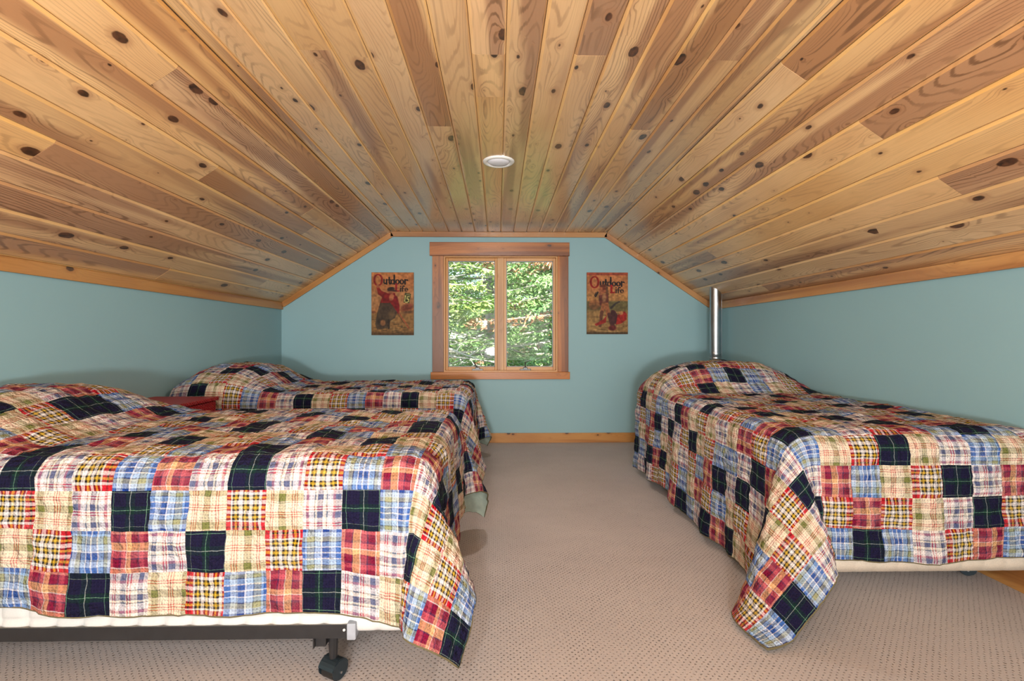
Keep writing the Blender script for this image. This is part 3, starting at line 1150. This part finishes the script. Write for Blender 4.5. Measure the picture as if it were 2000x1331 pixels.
# column whose centre is at X=-0.723 carries A D C B
l0N = 0.008
iN = int(math.floor((-0.723 + 2.10 - l0N) / 0.1095))
pat_near = table_pattern(PAT_LN, lambda j: j, iN)
quilt('patchwork_quilt', w_near, 21, nwN, l0N, w0N, {-1: (0.30, 0.32, 0.10), 1: (0.42, 0.20, 0.0)}, 0.155, 1.7, pat_near,
      'plaid patchwork quilt on the bed nearest the camera on the left', ptl=0.1095, tuck=0.22)
quilted_slab('box_spring', 0.153, 0.352, 0.078, 4, 0.012, M['white_box'], w_near, 'white quilted box spring of the nearest left bed', 'box spring')
quilted_slab('mattress', 0.353, 0.645, 0.10, 3, 0.002, M['mattress'], w_near, 'white mattress covered by the quilt of the nearest left bed', 'mattress', rad=0.07, crown=0.06)
bed_frame(w_near, 'black steel bed frame on casters under the nearest left bed', (0.30, 1.605), 1.665, -1)

# ---- far left bed
FL_Y = 3.10 + BED_W / 2
w_far = bed_world((-2.10, FL_Y, 0), X, Y)
quilt('patchwork_quilt', w_far, 21, 17, 0.03, w0N, {-1: (0.22, 0.26, 0.1), 1: (0.40, 0.22, 0.2)}, 0.165, 4.3, table_pattern(PAT_LN, lambda j: j + 2, 3, 1),
      'plaid patchwork quilt on the bed below the window, left', tuck=0.22)
quilted_slab('box_spring', 0.153, 0.352, 0.078, 4, 0.012, M['white_box'], w_far, 'white box spring under the quilt of the bed by the window', 'box spring')
quilted_slab('mattress', 0.353, 0.645, 0.10, 3, 0.002, M['mattress'], w_far, 'white mattress covered by the quilt of the bed by the window', 'mattress', rad=0.07, crown=0.06)
bed_frame(w_far, 'black steel bed frame under the left bed by the window', (0.30, 1.605), 1.665, -1)

# ---- right bed: head at the far end, length along -Y; w to +X
RB_X = 1.082 + BED_W / 2
w_right = bed_world((RB_X, 3.68, 0), -Y, X)
nlR = 21
l0R = BED_L + 0.012 + 0.418 - nlR * PT
w0R = -(BED_W / 2 + 0.012) - 0.565
# patterns: read along the foot end
def pat_right(i, j):
    q = nlR - 1 - i
    row = 3 - (q % 4)
    blk = q // 4
    jj = j - 6
    return PAT_RF[row][(jj + blk * 2 + blk // 2) % 6]
quilt('patchwork_quilt', w_right, nlR, 17, l0R, w0R, {-1: (0.40, 0.34, -0.40), 1: (0.02, 0.04, 0.0)}, 0.185, 8.1, pat_right,
      'plaid patchwork quilt on the single bed against the right wall', wall_side=1, tuck=0.17)
quilted_slab('box_spring', 0.153, 0.352, 0.081, 1, 0.006, M['beige_box'], w_right, 'beige box spring of the bed on the right', 'box spring')
quilted_slab('mattress', 0.353, 0.645, 0.10, 3, 0.002, M['mattress'], w_right, 'white mattress covered by the quilt of the right bed', 'mattress', rad=0.07, crown=0.06)
bed_frame(w_right, 'black steel bed frame on casters under the right bed', (0.20, 1.60), 1.70, -1)

# ================================================================ nightstand between the left beds
ns = empty('nightstand', (-1.90, 2.79, 0))
nx0, nx1, ny0, ny1, nh = -0.20, 0.175, -0.25, 0.22, 0.668
top = box_bm(nx0 - 0.005, nx1 + 0.012, ny0 - 0.012, ny1 + 0.012, nh - 0.022, nh, bev=0.005)
obj('tabletop', top, M['red'], ns)
obj('body', box_bm(nx0, nx1, ny0, ny1, 0.12, nh - 0.026, bev=0.004), M['red'], ns)
dr = obj('drawer', box_bm(nx1 - 0.002, nx1 + 0.010, ny0 + 0.03, ny1 - 0.03, nh - 0.20, nh - 0.05, bev=0.003), M['red'], ns)
kb = lathe(bmesh.new(), [(0.0, 0.0), (0.007, 0.0), (0.006, 0.012), (0.014, 0.018), (0.013, 0.026), (0.0, 0.028)], 14)
obj('knob', kb, M['nickel'], dr, mtx=frame_mtx(Vector((nx1 + 0.010, -0.01, nh - 0.125)), Y, Z, X), smooth=True)
for lx in (nx0 + 0.022, nx1 - 0.022):
    for ly in (ny0 + 0.022, ny1 - 0.022):
        obj('leg', box_bm(lx - 0.02, lx + 0.02, ly - 0.02, ly + 0.02, 0, 0.122, bev=0.003), M['red'], ns)
tag(ns, 'dark red woven nightstand between the two left beds', 'nightstand')

# ================================================================ vent pipe in the right corner
PX, PY = 1.985, 4.40
zt_pipe = zroof(PX) + 0.03
pipe = empty('vent_pipe', (PX, PY, 0))
body = lathe(bmesh.new(), [(0.049, 0.86), (0.049, zt_pipe)], 32)
obj('upper_duct', body, M['galv'], pipe, smooth=True)
low = lathe(bmesh.new(), [(0.0475, 0.0), (0.0475, 0.835), (0.0505, 0.84), (0.0505, 0.852), (0.0475, 0.857), (0.0505, 0.862), (0.0505, 0.90), (0.049, 0.905)], 32)
obj('lower_duct', low, M['galv'], pipe, smooth=True)
sm = box_bm(0.046, 0.054, -0.012, 0.004, 0.02, zt_pipe - 0.03, bev=0.001)
obj('lock_seam', sm, M['galv'], pipe)
for a in (-2.3, -1.1, 0.1):
    sc = bmesh.new()
    bmesh.ops.create_uvsphere(sc, u_segments=8, v_segments=6, radius=0.004)
    bmesh.ops.translate(sc, vec=(0.051 * math.cos(a), 0.051 * math.sin(a), 0.88), verts=sc.verts)
    obj('screw', sc, M['nickel'], pipe)
tag(pipe, 'galvanised metal vent pipe standing in the corner behind the right bed', 'pipe')

# ================================================================ recessed ceiling light
ll = empty('recessed_light', (0.006, 2.885, ZC))
ring = lathe(bmesh.new(), [(0.066, 0.002), (0.068, -0.006), (0.076, -0.010), (0.088, -0.008), (0.094, -0.002), (0.094, 0.004)], 40)
obj('trim_ring', ring, M['white_paint'], ll, smooth=True)
ln_ = lathe(bmesh.new(), [(0.0, -0.016), (0.03, -0.0155), (0.055, -0.011), (0.064, -0.004), (0.067, 0.003)], 40)
obj('lens', ln_, M['lens'], ll, smooth=True)
can_d = bpy.data.lights.new('recessed_lamp', 'AREA')
can_d.shape = 'DISK'
can_d.size = 0.11
can_d.energy = 9
can_d.color = (1.0, 0.95, 0.88)
can = bpy.data.objects.new('recessed_lamp', can_d)
COL.objects.link(can)
can.location = (0.006, 2.885, ZC - 0.018)
tag(ll, 'round white recessed light in the plank ceiling', 'ceiling light')

# ================================================================ posters
class Paint:
    def __init__(self, w, h, box):
        self.w, self.h = w, h
        self.x0, self.y0, self.x1, self.y1 = box
        xs = self.x0 + (np.arange(w) + 0.5) / w * (self.x1 - self.x0)
        ys = self.y0 + (np.arange(h) + 0.5) / h * (self.y1 - self.y0)
        self.X, self.Y = np.meshgrid(xs, ys)
        self.img = np.zeros((h, w, 3))
        self.rs = np.random.RandomState(4)
        self.nz = self.cloud(9)
        self.nf = self.cloud(40)

    def cloud(self, cells):
        gx = self.rs.rand(cells + 2, int(cells * 0.7) + 2)
        yy = np.linspace(0, cells, self.h); xx = np.linspace(0, int(cells * 0.7), self.w)
        yi, xi = yy.astype(int), xx.astype(int)
        fy, fx = (yy - yi)[:, None], (xx - xi)[None]
        a = gx[yi][:, xi]; b = gx[yi + 1][:, xi]; c = gx[yi][:, xi + 1]; d = gx[yi + 1][:, xi + 1]
        return a * (1 - fy) * (1 - fx) + b * fy * (1 - fx) + c * (1 - fy) * fx + d * fy * fx

    def blend(self, m, col):
        c = np.array(col, float) / 255
        self.img = self.img * (1 - m[..., None]) + c * m[..., None]

    def fill(self, col):
        self.img[:] = np.array(col, float) / 255

    def band(self, y0, y1, col, a=1.0, soft=30, namp=60):
        yy = self.Y + (self.nz - 0.5) * namp
        m = np.clip((yy - y0) / soft + 0.5, 0, 1) * np.clip((y1 - yy) / soft + 0.5, 0, 1)
        self.blend(m * a, col)

    def ell(self, cx, cy, rx, ry, col, a=1.0, soft=6, rot=0.0):
        c, s = math.cos(rot), math.sin(rot)
        dx, dy = self.X - cx, self.Y - cy
        u, v = dx * c + dy * s, -dx * s + dy * c
        d = (np.hypot(u / rx, v / ry) - 1) * min(rx, ry)
        self.blend(np.clip(0.5 - d / soft, 0, 1) * a, col)

    def ring(self, cx, cy, rx, ry, th, col, thin=0.5):
        dx, dy = self.X - cx, self.Y - cy
        k = np.hypot(dx / rx, dy / ry)
        ang = np.abs(dx / rx) / np.maximum(k, 1e-6)
        t = th * (thin + (1 - thin) * ang)
        d = np.abs((k - 1) * np.hypot(dx, dy) / np.maximum(k, 1e-6)) - t / 2
        self.blend(np.clip(0.5 - d / 5, 0, 1), col)

    def line(self, pts, wd, col, a=1.0, soft=5):
        best = np.full(self.X.shape, 1e9)
        for i in range(len(pts) - 1):
            (ax, ay), (bx_, by) = pts[i][:2], pts[i + 1][:2]
            dx, dy = bx_ - ax, by - ay
            t = np.clip(((self.X - ax) * dx + (self.Y - ay) * dy) / max(dx * dx + dy * dy, 1e-6), 0, 1)
            w0 = pts[i][2] if len(pts[i]) > 2 else wd
            w1 = pts[i + 1][2] if len(pts[i + 1]) > 2 else wd
            d = np.hypot(self.X - ax - t * dx, self.Y - ay - t * dy) - (w0 + (w1 - w0) * t) / 2
            best = np.minimum(best, d)
        self.blend(np.clip(0.5 - best / soft, 0, 1) * a, col)

    def poly(self, pts, col, a=1.0):
        ins = np.zeros(self.X.shape, bool)
        n = len(pts)
        for i in range(n):
            (x1, y1), (x2, y2) = pts[i], pts[(i + 1) % n]
            c = ((y1 > self.Y) != (y2 > self.Y)) & (self.X < (x2 - x1) * (self.Y - y1) / ((y2 - y1) or 1e-9) + x1)
            ins ^= c
        self.blend(ins * a, col)

    def mottle(self, amt=0.12):
        k = 1 + (self.nf - 0.5) * amt * 2 + (self.nz - 0.5) * amt
        self.img = np.clip(self.img * k[..., None], 0, 1)

    def title(self, ox, oy, s=1.0, big=(150, 40, 36), ink=(34, 28, 28)):
        """lettering: a large round capital, then the two words"""
        T = lambda x, y: (ox + x * s, oy + y * s)
        self.ring(*T(82, 118), 62 * s, 88 * s, 36 * s, big, 0.6)
        x = 178
        w = 27 * s
        b = 182          # baseline
        # u
        self.line([T(x, 112), T(x, 160), T(x + 14, 176), T(x + 36, 172), T(x + 42, 150)], w * 0.85, ink)
        self.line([T(x + 44, 112), T(x + 44, b)], w, ink)
        # t
        x = 256
        self.line([T(x + 8, 78), T(x + 8, 160), T(x + 18, 178), T(x + 28, 176)], w, ink)
        self.line([T(x - 12, 116), T(x + 30, 116)], w * 0.6, ink)
        # d
        x = 296
        self.ring(*T(x + 24, 148), 24 * s, 32 * s, 24 * s, ink, 0.6)
        self.line([T(x + 50, 44), T(x + 50, b)], w, ink)
        # o o
        for x in (398, 470):
            self.ring(*T(x, 148), 25 * s, 32 * s, 25 * s, ink, 0.6)
        # r
        x = 522
        self.line([T(x, 112), T(x, b)], w, ink)
        self.line([T(x, 140), T(x + 12, 118), T(x + 38, 116)], w * 0.75, ink)
        self.line([T(x + 30, 116), T(x + 42, 124)], w * 0.8, ink)

    def life(self, ox, oy, s=1.0, big=(150, 34, 40), ink=(34, 28, 28)):
        T = lambda x, y: (ox + x * s, oy + y * s)
        w = 26 * s
        self.line([T(30, 0), T(30, 118)], 38 * s, big, soft=4)
        self.line([T(14, 122), T(84, 122)], 24 * s, big, soft=4)
        self.line([T(8, 2), T(54, 2)], 12 * s, big, soft=4)
        self.line([T(80, 124), T(84, 100)], 10 * s, big, soft=4)
        x = 112
        self.line([T(x, 70), T(x, 126)], w * 0.9, ink)
        self.ell(*T(x, 38), 13 * s, 11 * s, ink)
        x = 148
        self.line([T(x, 126), T(x, 50), T(x + 10, 34), T(x + 34, 34)], w * 0.85, ink)
        self.line([T(x - 16, 74), T(x + 26, 74)], w * 0.5, ink)
        x = 214
        self.ring(*T(x, 98), 24 * s, 28 * s, 20 * s, ink, 0.6)
        self.line([T(x - 18, 96), T(x + 20, 92)], 9 * s, ink)
        self.line([T(x + 10, 112), T(x + 26, 116)], 16 * s, (186, 122, 76), 0.8)


def poster(name, x0, x1, z0, z1, paint, label):
    w, h = x1 - x0, z1 - z0
    root = obj(name, box_bm(-w / 2, w / 2, -0.012, 0, -h / 2, h / 2, bev=0.001), M['board'], None, loc=((x0 + x1) / 2, YB - 0.001, (z0 + z1) / 2))
    nx, ny = paint.w, paint.h
    xs = -w / 2 + 0.0015 + np.arange(nx) / (nx - 1) * (w - 0.003)
    zs = h / 2 - 0.0015 - np.arange(ny) / (ny - 1) * (h - 0.003)
    GX, GZ = np.meshgrid(xs, zs)
    V = np.stack([GX, np.full_like(GX, -0.0124), GZ], -1).reshape(-1, 3)
    idx = np.arange(nx * ny).reshape(ny, nx)
    q = np.stack([idx[:-1, :-1], idx[1:, :-1], idx[1:, 1:], idx[:-1, 1:]], -1).reshape(-1, 4)
    me = bpy.data.meshes.new('print')
    me.from_pydata(V.tolist(), [], q.tolist())
    at = me.color_attributes.new('ink', 'FLOAT_COLOR', 'POINT')
    im = paint.img.reshape(-1, 3)
    lin = np.where(im <= 0.04045, im / 12.92, ((im + 0.055) / 1.055) ** 2.4)
    at.data.foreach_set('color', np.concatenate([lin, np.ones((len(lin), 1))], 1).reshape(-1).astype(np.float32))
    me.materials.append(M['print'])
    link(bpy.data.objects.new('print', me), root)
    tag(root, label, 'poster')
    return root


def print_mat():
    g = G('printed_paper')
    a = g.node('VertexColor')
    a.layer_name = 'ink'
    g.set(Base_Color=a.outputs[0], Roughness=0.65)
    g.b.inputs['Specular IOR Level'].default_value = 0.25
    return g.m
M['print'] = print_mat()

# left cover: figure in a red shirt on a river bank
p = Paint(150, 220, (150, 118, 885, 1195))
p.fill((190, 120, 70))
p.band(0, 330, (196, 124, 74), 1, 80)
p.band(420, 760, (190, 134, 86), 0.9, 120)
p.band(800, 1300, (150, 112, 66), 0.9, 90, 90)
for i in range(26):                                 # grass and water strokes along the bottom
    yy = 930 + (i * 97) % 250
    xx = 160 + (i * 173) % 660
    p.line([(xx, yy), (xx + 90, yy - 8 + (i % 5) * 4)], 12, [(84, 62, 40), (176, 146, 96), (66, 58, 40), (124, 92, 56)][i % 4], 0.75, 10)
p.ell(770, 720, 110, 60, (120, 52, 40), 0.8, 40, -0.3)
p.ell(790, 800, 120, 22, (84, 62, 44), 0.7, 24, -0.15)
p.ell(190, 800, 40, 22, (110, 62, 40), 0.8, 16)
p.title(180, 132 - 8, 1.06)
p.life(560 - 8, 322, 0.95)
# the figure
p.line([(262, 380, 46), (300, 470, 80), (400, 520, 110)], 60, (140, 36, 32))                # raised arm
p.ell(262, 352, 26, 34, (168, 96, 66), 1, 10)
p.poly([(360, 480), (560, 470), (600, 640), (630, 800), (560, 840), (480, 700), (330, 690), (300, 640)], (142, 30, 30))
p.line([(560, 560, 90), (600, 700, 80), (610, 800, 50)], 80, (138, 26, 32), 1, 14)
p.ell(500, 545, 42, 60, (196, 120, 80), 0.95, 16, 0.3)
p.ell(495, 440, 62, 46, (168, 100, 66), 1, 12)                                              # face
p.ell(490, 405, 66, 36, (58, 40, 34), 1, 14, -0.15)                                         # hat
p.ell(520, 430, 74, 14, (66, 44, 36), 1, 8, 0.1)
p.poly([(300, 640), (480, 640), (600, 800), (560, 900), (480, 950), (420, 1080), (250, 1100), (215, 1000), (250, 820)], (82, 66, 50), 0.95)
p.ell(400, 800, 120, 110, (66, 52, 42), 0.7, 60)
p.ell(330, 980, 90, 80, (58, 46, 38), 0.9, 40)
p.ell(350, 985, 44, 50, (176, 118, 74), 0.85, 24)
p.ell(500, 830, 50, 70, (120, 92, 62), 0.7, 40)
p.line([(450, 940), (450, 1070)], 40, (54, 44, 38), 0.9, 14)
p.line([(620, 800), (740, 980), (800, 1080)], 16, (176, 80, 56), 0.9, 8)
p.line([(610, 830), (720, 1000)], 8, (80, 44, 34), 0.9, 6)
# price flash
p.poly([(735, 462), (838, 488), (808, 650), (704, 634)], (58, 64, 30))
p.poly([(748, 478), (822, 496), (818, 524), (742, 506)], (150, 140, 96), 0.7)
p.line([(742, 520), (726, 612)], 18, (226, 212, 130))
p.line([(806, 536), (776, 534), (768, 572), (796, 578), (796, 612), (770, 634), (744, 628)], 17, (226, 212, 130))
p.band(1150, 1300, (60, 44, 32), 0.6, 40, 30)
p.mottle(0.2)
p.img *= 0.84
poster('poster', -1.237, -0.823, 1.060, 1.676, p, 'vintage Outdoor Life magazine cover poster left of the window, red-shirted figure with price flash')

# right cover: figure with a pack beside a red canoe
p = Paint(150, 220, (138, 118, 850, 1180))
p.fill((196, 126, 78))
p.band(0, 172, (176, 88, 62), 1, 12, 10)
for i in range(16):
    p.line([(165 + i * 42, 148), (190 + i * 42, 148)], 16, (120, 52, 44), 0.55, 10)
p.band(430, 640, (198, 142, 84), 0.9, 120)
p.band(610, 800, (112, 104, 66), 0.95, 30, 40)
p.band(780, 1300, (158, 124, 76), 0.95, 60, 60)
for i in range(24):
    yy = 800 + (i * 83) % 360
    xx = 150 + (i * 191) % 640
    p.line([(xx, yy), (xx + 100, yy + (i % 3) * 5 - 4)], 14, [(104, 78, 46), (190, 156, 100), (84, 62, 40)][i % 3], 0.6, 12)
p.title(186, 160, 1.06, big=(150, 36, 30), ink=(32, 30, 36))
p.life(536, 345, 0.98, big=(160, 32, 34), ink=(32, 30, 36))
p.line([(672, 470), (680, 620)], 5, (70, 56, 46), 0.8)
p.line([(560, 730, 40), (640, 650, 30), (700, 625, 26)], 30, (62, 56, 54), 0.95, 12)
p.ell(270, 670, 100, 84, (176, 116, 72), 1, 16)                                             # round pack
p.ell(270, 720, 120, 60, (84, 62, 42), 0.6, 50)
p.line([(200, 650), (330, 640)], 10, (110, 70, 46), 0.8)
p.line([(330, 460), (290, 530)], 30, (42, 34, 34))                                          # strap
p.line([(270, 520), (300, 460)], 14, (50, 40, 38))
p.ell(425, 400, 70, 78, (176, 100, 68), 1, 12)                                              # head
p.ell(425, 352, 60, 26, (110, 56, 40), 1, 12)
p.ell(440, 400, 26, 20, (120, 52, 40), 0.9, 10)
p.line([(360, 430, 40), (400, 520, 60)], 50, (182, 110, 76), 1, 12)
p.line([(486, 360, 34), (490, 480, 50), (500, 600, 40)], 44, (112, 74, 50), 1, 12)          # raised sleeve
p.poly([(345, 510), (500, 490), (520, 680), (360, 690)], (112, 58, 50))
p.ell(440, 560, 36, 70, (186, 134, 92), 0.9, 24)
p.poly([(400, 640), (510, 640), (550, 860), (480, 880), (455, 740), (400, 900), (350, 880)], (168, 104, 66))
p.line([(400, 800, 60), (380, 940, 50), (370, 1040, 46)], 50, (96, 60, 44), 1, 12)
p.line([(520, 840, 60), (560, 960, 70), (600, 1070, 80)], 60, (82, 46, 42), 1, 16)
p.poly([(270, 1010), (420, 930), (480, 860), (470, 980), (300, 1040)], (160, 44, 40))       # blanket
p.poly([(560, 760), (620, 770), (680, 860), (680, 1000), (560, 1010), (530, 900)], (78, 44, 46))
p.poly([(670, 850), (790, 785), (832, 830), (826, 930), (740, 995), (640, 1020)], (168, 42, 36))   # canoe
p.ell(728, 815, 40, 34, (206, 142, 90), 0.9, 14)
p.line([(690, 860), (740, 960)], 10, (120, 28, 28), 0.7)
p.ell(580, 1075, 70, 40, (110, 40, 40), 0.95, 20)
p.line([(180, 1090), (420, 1125), (700, 1140)], 22, (200, 160, 104), 0.7, 14)
p.band(1145, 1300, (56, 44, 32), 0.7, 20, 20)
p.mottle(0.2)
p.img *= 0.84
poster('poster', 0.879, 1.288, 1.070, 1.680, p, 'vintage Outdoor Life magazine cover poster right of the window, figure with red canoe')

# ================================================================ outdoors
struct(obj('ground', box_bm(-40, 40, YB + 0.6, 60, -2.9, -2.7), M['ground']), 'forest ground outside')


def needle_mat(name, a, b, c):
    g = G(name)
    oi = g.node('ObjectInfo')
    tc = g.node('TexCoord').outputs['Object']
    n = g.noise(tc, 2.3, 2)[0]
    n2 = g.noise(tc, 14.0, 2)[0]
    col = g.mix(g.mapr(n, 0.35, 0.65), s2l(a), s2l(b))
    col = g.mix(g.mapr(n2, 0.45, 0.75, 0, 0.7), col, s2l(c))
    g.set(Base_Color=col, Roughness=0.55)
    g.b.inputs['Specular IOR Level'].default_value = 0.4
    return g.m
M['needle'] = needle_mat('spruce_needles', (96, 130, 60), (142, 166, 80), (208, 214, 140))
M['needle2'] = needle_mat('fir_needles', (82, 126, 66), (124, 160, 88), (192, 208, 146))
M['brown'] = needle_mat('dead_brown_needles', (150, 96, 66), (176, 118, 84), (206, 160, 126))
M['bark'] = plain('grey_bark', (150, 140, 130), 0.9, nscale=12, namt=0.2)
M['deadwood'] = plain('pale_dead_twig', (168, 160, 152), 0.8, nscale=12, namt=0.08)


def conifer(seed, zlo, zhi, reach, mat_needle, dead_share=0.0, bare=0):
    """meshes (trunk, branches, foliage, brown foliage, bare twigs) with the base at z=0"""
    rg = np.random.RandomState(seed)
    H = 10.5
    bmT = tube(bmesh.new(), [(0, 0, 0), (0.03, 0.0, 3), (0, 0.04, 6), (0.02, 0, H)], [0.17, 0.13, 0.09, 0.01], 9)
    bmB = bmesh.new()
    VA, FA, VB_, FB_ = [], [], [], []
    bmD = bmesh.new()

    def leaf(V, F, c, d, up, ln, wd):
        s = np.cross(d, up); s /= max(np.linalg.norm(s), 1e-6)
        k = len(V)
        V.extend([c - s * wd * 0.3, c + d * ln * 0.45 - s * wd, c + d * ln, c + d * ln * 0.45 + s * wd])
        F.append((k, k + 1, k + 2, k + 3))
    z = zlo
    while z < zhi:
        nb = rg.randint(5, 8)
        a0 = rg.rand() * 6.28
        for b in range(nb):
            az = a0 + b * 6.283 / nb + rg.uniform(-0.25, 0.25)
            Lb = reach * (1 - z / (H + 1.5)) * rg.uniform(0.75, 1.15) * 1.7
            d = np.array([math.cos(az), math.sin(az), rg.uniform(-0.25, 0.12)])
            pts = []
            for t in np.linspace(0, 1, 6):
                pts.append(np.array([0, 0, z]) + d * Lb * t + np.array([0, 0, -0.32 * t * t * Lb * 0.6 + 0.12 * t ** 3 * Lb]))
            is_bare = rg.rand() < bare
            tube(bmD if is_bare else bmB, [tuple(p_) for p_ in pts], [0.022, 0.018, 0.014, 0.010, 0.007, 0.003], 5, False)
            if is_bare:
                for k in range(7):
                    t = rg.uniform(0.25, 0.95)
                    i = min(int(t * 5), 4); c0 = pts[i] + (pts[i + 1] - pts[i]) * (t * 5 - i)
                    e = c0 + rg.normal(0, 1, 3) * np.array([0.28, 0.28, 0.14])
                    mid = (c0 + e) / 2 + rg.normal(0, 0.04, 3)
                    tube(bmD, [tuple(c0), tuple(mid), tuple(e)], [0.008, 0.006, 0.003], 4, False)
                continue
            brown = rg.rand() < dead_share
            V, F = (VB_, FB_) if brown else (VA, FA)
            ntw = int(Lb * 22)
            for k in range(ntw):
                t = 0.16 + 0.84 * (k + rg.rand()) / ntw
                i = min(int(t * 5), 4)
                c0 = pts[i] + (pts[i + 1] - pts[i]) * (t * 5 - i)
                side = 1 if k % 2 else -1
                lat = np.array([-math.sin(az), math.cos(az), 0]) * side
                td = d * 0.55 + lat * rg.uniform(0.5, 1.0) + np.array([0, 0, rg.uniform(-0.55, 0.1)])
                td /= np.linalg.norm(td)
                tl = rg.uniform(0.18, 0.42) * (1.15 - 0.6 * t) * 1.25
                up = np.array([0, 0, 1.0]) + rg.normal(0, 0.35, 3)
                nlv = 9
                sv = np.cross(td, up); sv /= np.linalg.norm(sv)
                for q_ in range(nlv):
                    f = (q_ + 0.4) / nlv
                    c = c0 + td * tl * f + np.array([0, 0, -0.10 * f * f * tl])
                    ld = td * 0.6 + sv * (0.8 if q_ % 2 else -0.8) + rg.normal(0, 0.25, 3)
                    ld /= np.linalg.norm(ld)
                    leaf(V, F, c, ld, up + rg.normal(0, 0.5, 3), rg.uniform(0.05, 0.10), rg.uniform(0.010, 0.018))
        z += rg.uniform(0.13, 0.23)
    def toMesh(nm, bm, mat):
        me = bpy.data.meshes.new(nm)
        bm.to_mesh(me); bm.free()
        me.materials.append(mat)
        return me
    out = {'trunk': toMesh('trunk', bmT, M['bark']), 'branches': toMesh('branches', bmB, M['bark'])}
    if len(bmD.verts):
        out['bare_twigs'] = toMesh('bare_twigs', bmD, M['deadwood'])
    for nm, V, F, mt in (('foliage', VA, FA, mat_needle), ('brown_foliage', VB_, FB_, M['brown'])):
        if F:
            me = bpy.data.meshes.new(nm)
            me.from_pydata([tuple(v) for v in V], [], F)
            me.materials.append(mt)
            out[nm] = me
    return out

TREES = [conifer(3, 1.2, 8.2, 1.25, M['needle'], 0.0, 0.32), conifer(8, 1.2, 8.2, 1.35, M['needle2'], 0.10, 0.04)]
for (kind, x, y, rz, s, label) in [
    (0, -1.15, 7.0, 2.9, 1.0, 'sunlit conifer with pale bare twigs in the left window sash'),
    (1, 1.10, 7.0, 2.0, 1.0, 'dense green conifer with reddish dead needles in the right window sash'),
    (1, -0.10, 9.2, 4.1, 1.1, 'green conifer further back between the two nearer conifers'),
    (0, 2.6, 11.0, 1.1, 1.1, 'conifer behind the right edge of the window view'),
    (1, -3.0, 12.5, 5.2, 1.0, 'conifer far behind the left edge of the window view'),
    (1, 1.2, 13.8, 0.9, 1.2, 'tall conifer at the back of the right sash view'),
] + [(k_, x_, 17.0 + 1.5 * (i_ % 2), 0.7 + 1.9 * i_, 1.15, 'conifer in the distant row behind the nearer conifers') for i_, (k_, x_) in
     enumerate([(1, -4.2), (0, -2.2), (1, -0.3), (0, 1.6), (1, 3.6)])]:
    root = empty('conifer', (x, y, -2.7), rz)
    root.scale = (s, s, s)
    for nm, me in TREES[kind].items():
        o = link(bpy.data.objects.new(nm, me), root)
        if nm != 'trunk':
            o['kind'] = 'stuff'
    tag(root, label, 'tree', 'distant row of conifers' if 'distant' in label else 'conifers outside the window')
